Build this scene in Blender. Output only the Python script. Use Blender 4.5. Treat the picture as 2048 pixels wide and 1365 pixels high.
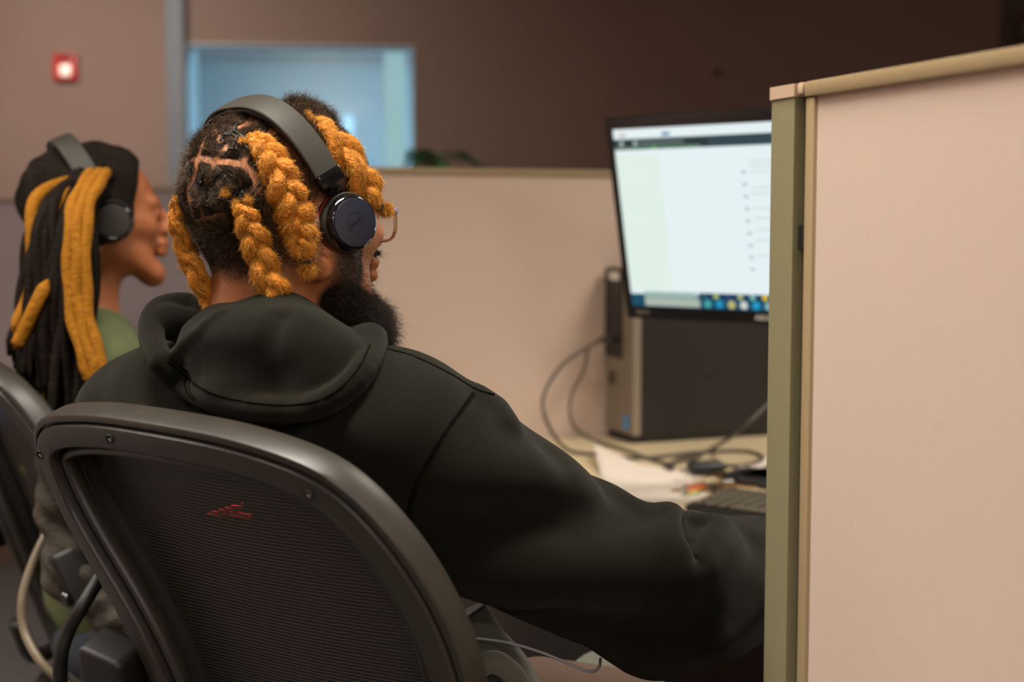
import bpy, bmesh, math, random
import numpy as np
from mathutils import Vector, Matrix
random.seed(7); RNG = np.random.default_rng(7)
for o in list(bpy.data.objects): bpy.data.objects.remove(o)
SC = bpy.context.scene
PI = math.pi
# ------------------------------------------------------------------ frames
# "C" frame: x right of the camera, y level forward, z up from the floor under the camera.
# World: the same, turned so that the partitions run along the world axes.
FPX = 2844.0; PITCH = math.atan((682.5-454)/FPX); CAMZ = 1.22
TURN = math.radians(21.6)
cT, sT = math.cos(TURN), math.sin(TURN)
ROT = np.array([[cT, sT, 0], [-sT, cT, 0], [0, 0, 1.0]])
def W(p): return np.asarray(p, float) @ ROT.T
def at(px, py, D):
    rx = (px-1024)/FPX; ru = -(py-682.5)/FPX
    y = math.cos(PITCH)+ru*math.sin(PITCH); z = -math.sin(PITCH)+ru*math.cos(PITCH)
    return np.array([rx, y, z])*D/y+np.array([0, 0, CAMZ])
def atz(px, py, z):
    a = at(px, py, 1.0); return np.array([0, 0, CAMZ])+(a-np.array([0, 0, CAMZ]))*(z-CAMZ)/(a[2]-CAMZ)
# ------------------------------------------------------------------ camera
cam = bpy.data.cameras.new('camera'); camo = bpy.data.objects.new('camera', cam); SC.collection.objects.link(camo)
cam.sensor_width = 36; cam.lens = FPX*36/2048; cam.clip_start = .05
camo.location = (0, 0, CAMZ); camo.rotation_euler = (PI/2-PITCH, 0, -TURN)
cam.dof.use_dof = True; cam.dof.focus_distance = 1.47; cam.dof.aperture_fstop = 3.5
SC.camera = camo
SC.view_settings.view_transform = 'Standard'; SC.view_settings.look = 'None'
SC.view_settings.gamma = 1; SC.view_settings.use_curve_mapping = False
SC.view_settings.exposure = .84
w = bpy.data.worlds.new('world'); SC.world = w; w.use_nodes = True
w.node_tree.nodes['Background'].inputs[0].default_value = (.75, .68, .62, 1)
w.node_tree.nodes['Background'].inputs[1].default_value = .10
def area(name, loc, size, power, col, target=None, sizey=None, spread=None):
    l = bpy.data.lights.new(name, 'AREA'); l.energy = power; l.color = col
    l.shape = 'RECTANGLE'; l.size = size; l.size_y = sizey or size
    if spread: l.spread = spread
    o = bpy.data.objects.new(name, l); SC.collection.objects.link(o); o.location = loc
    if target is not None:
        o.rotation_euler = (Vector(target)-Vector(loc)).to_track_quat('-Z', 'Y').to_euler()
    return o
WARM = (1, .93, .84)
# ceiling lights: (world x, y, power); rearmost pair added as unseen fill
LAMPS = [(-1.15, 2.1, 17), (.15, 1.1, 17), (2.3, 1.7, 18), (-.7, -1.1, 21), (1.9, -.9, 12), (-3.6, 3.0, 130), (-1.6, -3.3, 34), (1.0, -3.6, 66)]
CEIL = 2.75
for i, (x, y, pw) in enumerate(LAMPS):
    area('ceiling_or_fill_light', (x, y, CEIL-.07), .9, pw, WARM, None, .3, None if y > 4 or y < -3 else math.radians(125))
area('added_wall_light', tuple(W((-1.9, 4.9, CEIL-.09))), .9, 12, WARM, tuple(W((-2.0, 7.0, 1.5))), .3, math.radians(110))  # unseen lamp added to brighten the left of the back wall
# daylight from the windows on the side behind the camera
area('daylight', (2.6, -3.0, 1.7), 1.6, 10, (.55, .75, 1.0), (0, 1.5, 1.0), 1.2)
# ------------------------------------------------------------------ materials
def mat(name, col, rough=.6, metal=0, spec=.5, sheen=0, noise=None, bump=None, emit=None, coat=0, trans=0, ior=1.45):
    m = bpy.data.materials.new(name); m.use_nodes = True; nt = m.node_tree; b = nt.nodes['Principled BSDF']
    b.inputs['Base Color'].default_value = (*col, 1); b.inputs['Roughness'].default_value = rough
    b.inputs['Metallic'].default_value = metal; b.inputs['Specular IOR Level'].default_value = spec
    b.inputs['Sheen Weight'].default_value = sheen; b.inputs['Coat Weight'].default_value = coat
    b.inputs['Transmission Weight'].default_value = trans; b.inputs['IOR'].default_value = ior
    if emit: b.inputs['Emission Color'].default_value = (*emit[0], 1); b.inputs['Emission Strength'].default_value = emit[1]
    tc = nt.nodes.new('ShaderNodeTexCoord')
    if noise:   # (scale, amount, stretch)
        sc, am, st = noise
        mp = nt.nodes.new('ShaderNodeMapping'); mp.inputs['Scale'].default_value = st
        n = nt.nodes.new('ShaderNodeTexNoise'); n.inputs['Scale'].default_value = sc; n.inputs['Detail'].default_value = 4
        r = nt.nodes.new('ShaderNodeMapRange'); r.inputs['From Min'].default_value = .3; r.inputs['From Max'].default_value = .7
        r.inputs['To Min'].default_value = 1-am; r.inputs['To Max'].default_value = 1+am
        mx = nt.nodes.new('ShaderNodeVectorMath'); mx.operation = 'SCALE'; mx.inputs[0].default_value = col
        nt.links.new(tc.outputs['Object'], mp.inputs[0]); nt.links.new(mp.outputs[0], n.inputs['Vector'])
        nt.links.new(n.outputs['Fac'], r.inputs['Value']); nt.links.new(r.outputs[0], mx.inputs['Scale'])
        nt.links.new(mx.outputs[0], b.inputs['Base Color'])
    if bump:    # (scale, strength, distance, stretch)
        sc, s, d, st = bump
        mp = nt.nodes.new('ShaderNodeMapping'); mp.inputs['Scale'].default_value = st
        n = nt.nodes.new('ShaderNodeTexNoise'); n.inputs['Scale'].default_value = sc; n.inputs['Detail'].default_value = 3
        bp = nt.nodes.new('ShaderNodeBump'); bp.inputs['Strength'].default_value = s; bp.inputs['Distance'].default_value = d
        nt.links.new(tc.outputs['Object'], mp.inputs[0]); nt.links.new(mp.outputs[0], n.inputs['Vector'])
        nt.links.new(n.outputs['Fac'], bp.inputs['Height']); nt.links.new(bp.outputs[0], b.inputs['Normal'])
    return m
def lin(r, g, b): return tuple(((c/255)/12.92 if c/255 <= .04045 else ((c/255+.055)/1.055)**2.4) for c in (r, g, b))
one = (1, 1, 1)
M = {}
M['wall'] = mat('taupe_paint', lin(150, 124, 112), .85, noise=(3, .04, one))
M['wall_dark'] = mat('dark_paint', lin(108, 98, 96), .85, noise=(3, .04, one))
M['white_paint'] = mat('white_paint', lin(205, 215, 220), .8, noise=(3, .03, one))
M['ceiling'] = mat('ceiling_tile', lin(200, 195, 188), .9, noise=(60, .06, one))
M['carpet'] = mat('grey_carpet', lin(84, 80, 78), .95, noise=(40, .35, (1, 6, 1)), bump=(300, .5, .004, one))
M['fabric'] = mat('panel_fabric', lin(192, 170, 154), .95, sheen=.2, noise=(420, .045, one), bump=(900, .35, .0008, one))
M['fabric_grey'] = mat('grey_panel_fabric', lin(208, 198, 206), .95, noise=(300, .04, one))
M['trim'] = mat('panel_trim', lin(150, 130, 98), .45, noise=(200, .05, one))
M['post'] = mat('olive_post', lin(134, 128, 98), .4, noise=(120, .04, one))
M['post_cap'] = mat('post_cap', lin(190, 165, 140), .35)
M['dark_gap'] = mat('dark_gap', lin(30, 28, 26), .6)
M['grey_frame'] = mat('grey_frame', lin(118, 122, 128), .5, noise=(20, .04, one))
M['desk'] = mat('desk_laminate', lin(196, 178, 142), .42, noise=(180, .03, one))
M['skirting'] = mat('brown_skirting', lin(92, 70, 58), .6, noise=(30, .1, one))
M['red'] = mat('red_plastic', lin(205, 30, 30), .4)
M['lens'] = mat('strobe_lens', lin(240, 225, 205), .2, emit=((1, .85, .7), .4))
M['plastic'] = mat('black_plastic', lin(30, 30, 32), .35, noise=(90, .05, one))
M['plastic_gloss'] = mat('gloss_black_plastic', lin(12, 12, 14), .12, coat=.5)
M['metal_dark'] = mat('dark_metal', lin(44, 42, 40), .4, metal=.4, noise=(60, .08, one))
M['tower_side'] = mat('tower_side', lin(36, 33, 29), .5, noise=(60, .08, one))
M['silver'] = mat('silver_plastic', lin(150, 138, 122), .4, metal=.3)
M['white'] = mat('white_plastic', lin(225, 222, 215), .4)
M['blue'] = mat('blue_sticker', lin(60, 140, 200), .4)
M['paper'] = mat('paper', lin(208, 196, 182), .8, noise=(60, .03, one))
M['bezel'] = mat('bezel_black', lin(14, 15, 18), .35)
M['key'] = mat('keycap', lin(98, 90, 76), .4)  # lighter grey puts the glossy highlights into the key colour
M['chair_frame'] = mat('chair_frame', lin(40, 36, 30), .43, noise=(35, .12, one), bump=(900, .12, .0005, one))
M['chair_dark'] = mat('chair_dark', lin(22, 20, 18), .5, noise=(60, .1, one))
M['tube_tan'] = mat('tan_tube', lin(112, 100, 82), .4)
M['steel'] = mat('steel', lin(150, 145, 140), .25, metal=1)
M['hoodie'] = mat('black_fleece', lin(19, 18, 12), .95, spec=.08, sheen=.08, noise=(900, .5, one), bump=(1400, .7, .0012, one))
M['hoodie'].node_tree.nodes['Principled BSDF'].inputs['Sheen Roughness'].default_value = .45
M['hoodie'].node_tree.nodes['Principled BSDF'].inputs['Sheen Tint'].default_value = (.8, .8, .7, 1)
M['seam'] = mat('seam_thread', lin(13, 12, 10), .98, spec=.03, noise=(900, .3, one))
M['pants'] = mat('grey_sweatpants', lin(78, 78, 66), .95, sheen=.3, noise=(500, .15, one), bump=(700, .4, .001, one))
M['shoe'] = mat('shoe', lin(60, 58, 60), .6, noise=(50, .1, one))
M['brown_cloth'] = mat('brown_cloth', lin(70, 52, 40), .9, noise=(200, .1, one))
M['skin_plain'] = mat('skin_warm', lin(158, 94, 56), .5, noise=(30, .06, one))
M['green_shirt'] = mat('green_shirt', lin(84, 92, 58), .9, noise=(40, .1, one))
M['jeans'] = mat('blue_jeans', lin(42, 48, 58), .9, noise=(200, .15, one))
M['grey_coat'] = mat('grey_coat', lin(62, 56, 48), .95, noise=(60, .15, one), bump=(160, .6, .004, one))
M['red_print'] = mat('red_print', lin(225, 30, 20), .8)
M['cable'] = mat('grey_cable', lin(78, 70, 62), .5)
M['white_cable'] = mat('white_cable', lin(128, 126, 132), .45)
M['leaf'] = mat('leaf_green', lin(90, 160, 96), .5, noise=(20, .2, one))
M['pot'] = mat('grey_pot', lin(120, 120, 118), .5)
M['lamp_on'] = mat('lamp_diffuser', lin(250, 240, 220), .6, emit=((1, .85, .68), 4))
M['glass_frame'] = mat('amber_acetate', lin(205, 160, 120), .1, trans=.75, ior=1.45)
M['glass_blue'] = mat('blue_hinge', lin(70, 90, 190), .2, metal=.5)
M['lens_glass'] = mat('lens_glass', (1, 1, 1), .02, trans=1, ior=1.1)
M['lip'] = mat('lip', lin(150, 90, 84), .4)
def hair_mat(name, cols, rough=.5, dark_roots=False):
    m = bpy.data.materials.new(name); m.use_nodes = True; nt = m.node_tree; b = nt.nodes['Principled BSDF']
    g = nt.nodes.new('ShaderNodeNewGeometry'); cr = nt.nodes.new('ShaderNodeValToRGB')
    el = cr.color_ramp.elements
    while len(el) < len(cols): el.new(.5)
    for e, (p, c) in zip(el, cols): e.position = p; e.color = (*c, 1)
    nt.links.new(g.outputs['Random Per Island'], cr.inputs[0]); nt.links.new(cr.outputs[0], b.inputs['Base Color'])
    b.inputs['Roughness'].default_value = rough; b.inputs['Specular IOR Level'].default_value = .35
    return m
M['gold_hair'] = hair_mat('gold_hair', [(0, lin(100, 58, 18)), (.25, lin(202, 130, 30)), (.65, lin(240, 164, 38)), (1, lin(252, 208, 116))])
M['gold_core'] = mat('gold_hair_core', lin(190, 116, 26), .7, noise=(90, .3, (1, 1, 1)), bump=(260, 1, .004, one))
M['dark_hair'] = hair_mat('dark_hair', [(0, lin(26, 20, 15)), (.55, lin(56, 44, 32)), (1, lin(136, 106, 72))], .5)
M['dark_core'] = mat('dark_hair_core', lin(34, 26, 19), .95, spec=.1, noise=(1100, .8, one), bump=(1300, 1, .002, one))
M['beard_hair'] = hair_mat('beard_hair', [(0, lin(16, 13, 11)), (.75, lin(38, 30, 24)), (1, lin(92, 70, 54))], .5)
M['loc_dark'] = mat('loc_dark', lin(24, 18, 13), .8, spec=.12, noise=(60, .4, (1, 1, 4)), bump=(150, .6, .004, one))
M['loc_gold'] = mat('loc_gold', lin(142, 92, 20), .8, spec=.15, noise=(60, .2, (1, 1, 4)), bump=(150, .6, .004, one))
M['cord'] = mat('hair_cord', lin(30, 27, 24), .35)
def skin_hair_mat():
    m = bpy.data.materials.new('skin'); m.use_nodes = True; nt = m.node_tree; b = nt.nodes['Principled BSDF']; N = nt.nodes.new; L = nt.links.new
    a = N('ShaderNodeAttribute'); a.attribute_name = 'stubble'
    tc = N('ShaderNodeTexCoord'); n = N('ShaderNodeTexNoise'); n.inputs['Scale'].default_value = 22; n.inputs['Detail'].default_value = 5
    L(tc.outputs['Object'], n.inputs['Vector'])
    cr = N('ShaderNodeValToRGB'); cr.color_ramp.elements[0].position = .3; cr.color_ramp.elements[0].color = (*lin(146, 88, 52), 1)
    cr.color_ramp.elements[1].position = .7; cr.color_ramp.elements[1].color = (*lin(192, 124, 78), 1)
    L(n.outputs['Fac'], cr.inputs[0])
    n2 = N('ShaderNodeTexNoise'); n2.inputs['Scale'].default_value = 700; n2.inputs['Detail'].default_value = 2
    L(tc.outputs['Object'], n2.inputs['Vector'])
    ad = N('ShaderNodeMath'); ad.operation = 'MULTIPLY_ADD'; L(n2.outputs['Fac'], ad.inputs[0]); ad.inputs[1].default_value = .9
    sb = N('ShaderNodeMath'); sb.operation = 'SUBTRACT'; L(a.outputs['Fac'], sb.inputs[0]); sb.inputs[1].default_value = .45
    L(sb.outputs[0], ad.inputs[2])
    ml = N('ShaderNodeMath'); ml.operation = 'MULTIPLY'; ml.use_clamp = True; L(ad.outputs[0], ml.inputs[0])
    st = N('ShaderNodeMapRange'); L(a.outputs['Fac'], st.inputs['Value']); st.inputs['From Max'].default_value = .15
    L(st.outputs[0], ml.inputs[1])
    mx = N('ShaderNodeMix'); mx.data_type = 'RGBA'; L(ml.outputs[0], mx.inputs['Factor']); L(cr.outputs[0], mx.inputs['A']); mx.inputs['B'].default_value = (*lin(26, 20, 16), 1)
    L(mx.outputs['Result'], b.inputs['Base Color']); b.inputs['Roughness'].default_value = .48
    b.inputs['Subsurface Weight'].default_value = .08; b.inputs['Subsurface Radius'].default_value = (.01, .004, .002)
    bp = N('ShaderNodeBump'); bp.inputs['Strength'].default_value = .25; bp.inputs['Distance'].default_value = .001; L(n2.outputs['Fac'], bp.inputs['Height']); L(bp.outputs[0], b.inputs['Normal'])
    return m
M['skin'] = skin_hair_mat()
# ------------------------------------------------------------------ object bookkeeping
def link(o): SC.collection.objects.link(o)
ROOTM = {}
def thing(name, label, cat, loc, rz=0, group=None, kind=None):   # loc in world
    o = bpy.data.objects.new(name, None); link(o); o.location = tuple(loc); o.rotation_euler = (0, 0, rz); o.empty_display_size = .05
    ROOTM[o.name] = Matrix.Translation(Vector(tuple(loc))) @ Matrix.Rotation(rz, 4, 'Z')
    o['label'] = label; o['category'] = cat
    if group: o['group'] = group
    if kind: o['kind'] = kind
    return o
def root_m(o):
    while o.parent: o = o.parent
    return ROOTM.get(o.name, Matrix.Identity(4))
def obj(name, vf, m, parent=None, space='W', smooth=True, label=None, cat=None, kind=None, group=None, loc=None, auto=None):
    v, f = vf[0], vf[1]
    v = np.asarray(v, float).reshape(-1, 3)
    if space == 'C': v = W(v)
    off = None
    if space != 'L' and parent is not None:
        mi = np.array(root_m(parent).inverted()); v = v @ mi[:3, :3].T + mi[:3, 3]
    elif parent is None and space != 'L':
        lo, hi = v.min(0), v.max(0)
        off = np.array([(lo[0]+hi[0])/2, (lo[1]+hi[1])/2, lo[2]]) if loc is None else np.asarray(loc, float)
        v = v-off
    me = bpy.data.meshes.new(name)
    if isinstance(f, np.ndarray):
        nf, k = f.shape
        me.vertices.add(len(v)); me.vertices.foreach_set('co', v.astype(np.float32).ravel())
        me.loops.add(nf*k); me.loops.foreach_set('vertex_index', f.astype(np.int32).ravel())
        me.polygons.add(nf); me.polygons.foreach_set('loop_start', np.arange(0, nf*k, k, dtype=np.int32))
        me.update(calc_edges=True)
    else:
        me.from_pydata([tuple(x) for x in v], [], [tuple(int(i) for i in q) for q in f]); me.update()
    if smooth: me.polygons.foreach_set('use_smooth', [True]*len(me.polygons))
    if auto: me.set_sharp_from_angle(angle=math.radians(auto))
    me.materials.append(m)
    o = bpy.data.objects.new(name, me); link(o)
    if off is not None: o.location = tuple(off); ROOTM[o.name] = Matrix.Translation(Vector(tuple(off)))
    if parent is not None: o.parent = parent
    if label: o['label'] = label
    if cat: o['category'] = cat
    if kind: o['kind'] = kind
    if group: o['group'] = group
    return o
class MB:
    def __init__(s): s.v = []; s.f = []; s.n = 0
    def add(s, v, f):
        v = np.asarray(v, float); s.v.append(v); s.f += [tuple(i+s.n for i in q) for q in f]; s.n += len(v); return s
    def box(s, lo, hi, bev=0, A=None, seg=2):
        bm = bmesh.new(); bmesh.ops.create_cube(bm, size=1)
        lo = np.array(lo, float); hi = np.array(hi, float)
        for vv in bm.verts:
            vv.co = Vector(((lo+hi)/2+np.array(vv.co)*(hi-lo)))
        if bev: bmesh.ops.bevel(bm, geom=bm.edges[:], offset=bev, segments=seg, profile=.6, affect='EDGES')
        bm.verts.ensure_lookup_table()
        v = np.array([x.co[:] for x in bm.verts]); f = [[q.index for q in p.verts] for p in bm.faces]; bm.free()
        if A is not None: v = A(v)
        return s.add(v, f)
    def tube(s, P, r, n=10, cap=True, flat=None):
        v, f = tube(P, r, n, cap, flat); return s.add(v, f)
    def lathe(s, prof, A=None, n=32, closed=False):   # prof [(r,z)]
        v = []; f = []
        for r, z in prof:
            for k in range(n):
                a = 2*PI*k/n; v.append((r*math.cos(a), r*math.sin(a), z))
        m = len(prof)
        for i in range(m-1 if not closed else m):
            for k in range(n):
                j = (i+1) % m; f.append((i*n+k, i*n+(k+1) % n, j*n+(k+1) % n, j*n+k))
        if not closed: f.append(tuple(range(n))[::-1]); f.append(tuple(range((m-1)*n, m*n)))
        v = np.array(v)
        if A is not None: v = A(v)
        return s.add(v, f)
    def prism(s, poly, z0, z1, A=None):
        n = len(poly); v = [(x, y, z0) for x, y in poly]+[(x, y, z1) for x, y in poly]
        f = [tuple(range(n))[::-1], tuple(range(n, 2*n))]+[(i, (i+1) % n, n+(i+1) % n, n+i) for i in range(n)]
        v = np.array(v, float)
        if A is not None: v = A(v)
        return s.add(v, f)
    def out(s): return np.concatenate(s.v), s.f
def catmull(P, n):
    P = np.asarray(P, float); k = len(P)
    Q = np.vstack([2*P[0]-P[1], P, 2*P[-1]-P[-2]])
    t = np.linspace(0, k-1-1e-9, n); i = t.astype(int); u = (t-i)[:, None]
    a, b, c, d = Q[i], Q[i+1], Q[i+2], Q[i+3]
    return .5*((2*b)+(c-a)*u+(2*a-5*b+4*c-d)*u*u+(3*b-a-3*c+d)*u**3)
def frames(P, ref=None):
    P = np.asarray(P, float); T = np.gradient(P, axis=0); T /= np.linalg.norm(T, axis=1)[:, None]+1e-12
    n0 = np.array(ref if ref is not None else (0, 0, 1.0), float)
    if abs(n0 @ T[0])/np.linalg.norm(n0) > .95: n0 = np.array((1.0, 0, 0))
    Ns = []
    for t in T:
        n0 = n0-t*(n0 @ t); n0 /= np.linalg.norm(n0)+1e-12; Ns.append(n0)
    Ns = np.array(Ns); return T, Ns, np.cross(T, Ns)
def tube(P, r, n=10, cap=True, flat=None, ref=None):
    P = np.asarray(P, float); r = np.broadcast_to(r, len(P)); T, A, B = frames(P, ref)
    fa, fb = flat if flat else (1, 1)
    a = np.arange(n)*2*PI/n
    v = P[:, None]+r[:, None, None]*(A[:, None]*(np.cos(a)*fa)[None, :, None]+B[:, None]*(np.sin(a)*fb)[None, :, None])
    m = len(P); f = []
    for i in range(m-1):
        for k in range(n): f.append((i*n+k, i*n+(k+1) % n, (i+1)*n+(k+1) % n, (i+1)*n+k))
    if cap: f.append(tuple(range(n))[::-1]); f.append(tuple(range((m-1)*n, m*n)))
    return v.reshape(-1, 3), f
def basis(o, x, y, z):
    o = np.asarray(o, float); Mx = np.array([x, y, z], float)
    return lambda v: np.asarray(v) @ Mx + o
# ------------------------------------------------------------------ signed distance modelling
def unit(v): v = np.asarray(v, float); return v/np.linalg.norm(v)
def smin(a, b, k):
    h = np.maximum(k-np.abs(a-b), 0)/k; return np.minimum(a, b)-h*h*k*.25
def smax(a, b, k): return -smin(-a, -b, k)
def capsule(a, b, ra, rb=None):
    a = np.asarray(a, float); b = np.asarray(b, float); rb = ra if rb is None else rb; ab = b-a; L = ab @ ab
    def g(p):
        t = np.clip(((p-a) @ ab)/L, 0, 1); return np.linalg.norm(p-a-t[:, None]*ab, axis=1)-(ra+(rb-ra)*t)
    return g
def ellip(c, r, ax=None):
    c = np.asarray(c, float); r = np.asarray(r, float); ax = None if ax is None else np.asarray(ax, float)
    def g(p):
        q = p-c
        if ax is not None: q = q @ ax.T
        k0 = np.linalg.norm(q/r, axis=1); k1 = np.linalg.norm(q/(r*r), axis=1)+1e-9
        return k0*(k0-1)/k1
    return g
def poly_tube(P, R):
    segs = [capsule(P[i], P[i+1], R[i], R[i+1]) for i in range(len(P)-1)]
    def g(p):
        d = segs[0](p)
        for s in segs[1:]: d = np.minimum(d, s(p))
        return d
    return g
def union(parts):   # [(fn, k)]
    def g(p):
        d = parts[0][0](p)
        for fn, k in parts[1:]: d = smin(d, fn(p), k)
        return d
    return g
def nets(fn, lo, hi, h, newton=2):
    lo = np.array(lo, float); n = np.ceil((np.array(hi)-lo)/h).astype(int)+1
    xs = [lo[i]+h*np.arange(n[i]) for i in range(3)]
    V = np.empty(n, np.float32)
    yy, zz = np.meshgrid(xs[1], xs[2], indexing='ij'); base = np.stack([np.zeros_like(yy), yy, zz], -1).reshape(-1, 3)
    # coarse pass to skip empty slabs
    for i in range(n[0]):
        b = base.copy(); b[:, 0] = xs[0][i]
        if i == 0: V[i] = fn(b).reshape(n[1], n[2])
        else:
            prev = V[i-1].ravel(); near = np.abs(prev) < 3.2*h
            if i % 6 == 0: near[:] = True
            val = prev-np.sign(prev)*h*.9*0
            val = prev.copy(); val[~near] = np.sign(val[~near])*np.maximum(np.abs(val[~near])-h*1.05, 1e-4)
            if near.any(): val[near] = fn(b[near])
            low = (~near) & (np.abs(val) < 2.2*h)
            if low.any(): val[low] = fn(b[low])
            V[i] = val.reshape(n[1], n[2])
    S = V < 0
    c = np.zeros((n[0]-1, n[1]-1, n[2]-1), np.int8)
    off = [(i, j, k) for i in (0, 1) for j in (0, 1) for k in (0, 1)]
    for i, j, k in off: c += S[i:n[0]-1+i, j:n[1]-1+j, k:n[2]-1+k]
    mask = (c > 0) & (c < 8); idx = np.argwhere(mask)
    ids = -np.ones(mask.shape, np.int64); ids[mask] = np.arange(len(idx))
    g = np.stack([V[idx[:, 0]+i, idx[:, 1]+j, idx[:, 2]+k] for i, j, k in off], 1)
    acc = np.zeros((len(idx), 3)); cnt = np.zeros(len(idx)); O = np.array(off, float)
    for a in range(8):
        for b in range(a+1, 8):
            if np.abs(O[a]-O[b]).sum() == 1:
                cr = (g[:, a] < 0) != (g[:, b] < 0); t = g[:, a]/(g[:, a]-g[:, b]+1e-12)
                acc[cr] += (O[a]+(O[b]-O[a])*t[:, None])[cr]; cnt[cr] += 1
    v = lo+h*(idx+acc/cnt[:, None])
    F = []
    for ax in range(3):
        o1, o2 = [(1, 2), (2, 0), (0, 1)][ax]
        s0 = [slice(0, n[q]-1) for q in range(3)]; s1 = list(s0); s1[ax] = slice(1, n[ax])
        s0[o1] = slice(1, n[o1]-1); s0[o2] = slice(1, n[o2]-1); s1[o1] = s0[o1]; s1[o2] = s0[o2]
        A = S[tuple(s0)]; B = S[tuple(s1)]; e = np.argwhere(A != B)
        if len(e) == 0: continue
        fl = A[tuple(e.T)]
        e[:, o1] += 1; e[:, o2] += 1
        d1 = np.zeros(3, int); d1[o1] = 1; d2 = np.zeros(3, int); d2[o2] = 1
        q = np.stack([ids[tuple((e-d1-d2).T)], ids[tuple((e-d2).T)], ids[tuple(e.T)], ids[tuple((e-d1).T)]], 1)
        q[~fl] = q[~fl][:, ::-1]; F.append(q)
    F = np.concatenate(F); F = F[(F >= 0).all(1)]
    for _ in range(newton):
        d = fn(v); G = grad(fn, v); v = v-np.clip(d, -h, h)[:, None]*G
    return v, F
def grad(fn, p, e=1e-3):
    G = np.stack([fn(p+np.eye(3)[i]*e)-fn(p-np.eye(3)[i]*e) for i in range(3)], 1)/(2*e)
    return G/(np.linalg.norm(G, axis=1)[:, None]+1e-9)
def onto(fn, pts, off=0.0, d0=.8):
    """photo pixels -> points lying on (or just off) a modelled surface, C frame"""
    pts = np.asarray(pts, float); o = np.array([0, 0, CAMZ]); out = []
    dirs = np.array([unit(at(x, y, 1.0)-o) for x, y in pts]); t = np.full(len(pts), d0); best = np.full(len(pts), 9.0); bt = t.copy()
    for _ in range(140):
        d = fn(o+dirs*t[:, None]); m = (d < best) & (t < 2.2); best[m] = d[m]; bt[m] = t[m]
        t = t+np.where(best < 2e-4, 0, np.maximum(d*.8, 1e-3))
    p = o+dirs*bt[:, None]
    if np.ndim(off) or off:
        G = grad(fn, p); q = p+G*np.atleast_1d(off)[:, None]; k = q[:, 1]/dirs[:, 1]; p = o+dirs*k[:, None]   # stay on the pixel's ray
    return p
def strands(P0, D, length, r, nseg=4, curl=0., curlf=2., follow=None, taper=True, lift=None):
    """thin three sided hairs; P0 roots, D start directions"""
    n = len(P0); L = np.broadcast_to(length, n); rng = RNG
    D = D/(np.linalg.norm(D, axis=1)[:, None]+1e-9)
    a = np.cross(D, rng.normal(size=(n, 3))); a /= np.linalg.norm(a, axis=1)[:, None]+1e-9; b = np.cross(D, a)
    ph = rng.uniform(0, 2*PI, n); pts = []
    bend = rng.normal(size=(n, 3))*.25
    for i in range(nseg+1):
        u = i/nseg; c = P0+D*(L*u)[:, None]+bend*(L*u*u)[:, None]
        if np.ndim(curl) or curl: 
            an = ph+curlf*2*PI*u; c = c+(a*(np.cos(an)-np.cos(ph))[:, None]+b*(np.sin(an)-np.sin(ph))[:, None])*(curl*min(1, .3+u) if np.ndim(curl) == 0 else curl[:, None]*min(1, .3+u))
        if follow is not None: c = follow(c, u)
        pts.append(c)
    pts = np.stack(pts, 1); v = []
    for k in range(3):
        an = 2*PI*k/3
        rr = r*np.array([1-.75*(i/nseg) if taper else 1 for i in range(nseg+1)])
        v.append(pts+(a*math.cos(an)+b*math.sin(an))[:, None]*rr[None, :, None])
    v = np.stack(v, 2)  # n, seg+1, 3, 3
    base = np.arange(n)[:, None, None]*(nseg+1)*3; s = np.arange(nseg)[None, :, None]*3; k = np.arange(3)[None, None, :]
    i0 = base+s+k; i1 = base+s+(k+1) % 3
    f = np.stack([i0, i1, i1+3, i0+3], -1).reshape(-1, 4)
    return v.reshape(-1, 3), f
def join(*vf):
    vs = []; fs = []; n = 0
    for v, f in vf:
        vs.append(v); fs.append(np.asarray(f)+n); n += len(v)
    return np.concatenate(vs), np.concatenate(fs)
def mesh_sample(v, f, n):
    a, b, c, d = (v[f[:, i]] for i in range(4))
    ar = np.linalg.norm(np.cross(c-a, d-b), axis=1)/2; i = RNG.choice(len(f), n, p=ar/ar.sum())
    x, y = RNG.random(n)[:, None], RNG.random(n)[:, None]
    return (a[i]*(1-x)+b[i]*x)*(1-y)+(d[i]*(1-x)+c[i]*x)*y
def seg_dist(p, polys):
    d = np.full(len(p), 9.0)
    for P in polys:
        for i in range(len(P)-1):
            ab = P[i+1]-P[i]; t = np.clip(((p-P[i]) @ ab)/(ab @ ab+1e-12), 0, 1)
            d = np.minimum(d, np.linalg.norm(p-P[i]-t[:, None]*ab, axis=1))
    return d
def text_mesh(s, size, depth):
    cu = bpy.data.curves.new('t', 'FONT'); cu.body = s; cu.size = size; cu.extrude = depth; cu.align_x = 'CENTER'; cu.align_y = 'CENTER'; cu.resolution_u = 3
    o = bpy.data.objects.new('t', cu); link(o); dg = bpy.context.evaluated_depsgraph_get(); me = bpy.data.meshes.new_from_object(o.evaluated_get(dg))
    v = np.array([x.co[:] for x in me.vertices]); f = [tuple(p.vertices) for p in me.polygons]
    bpy.data.objects.remove(o); bpy.data.curves.remove(cu); bpy.data.meshes.remove(me); return v, f
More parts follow.
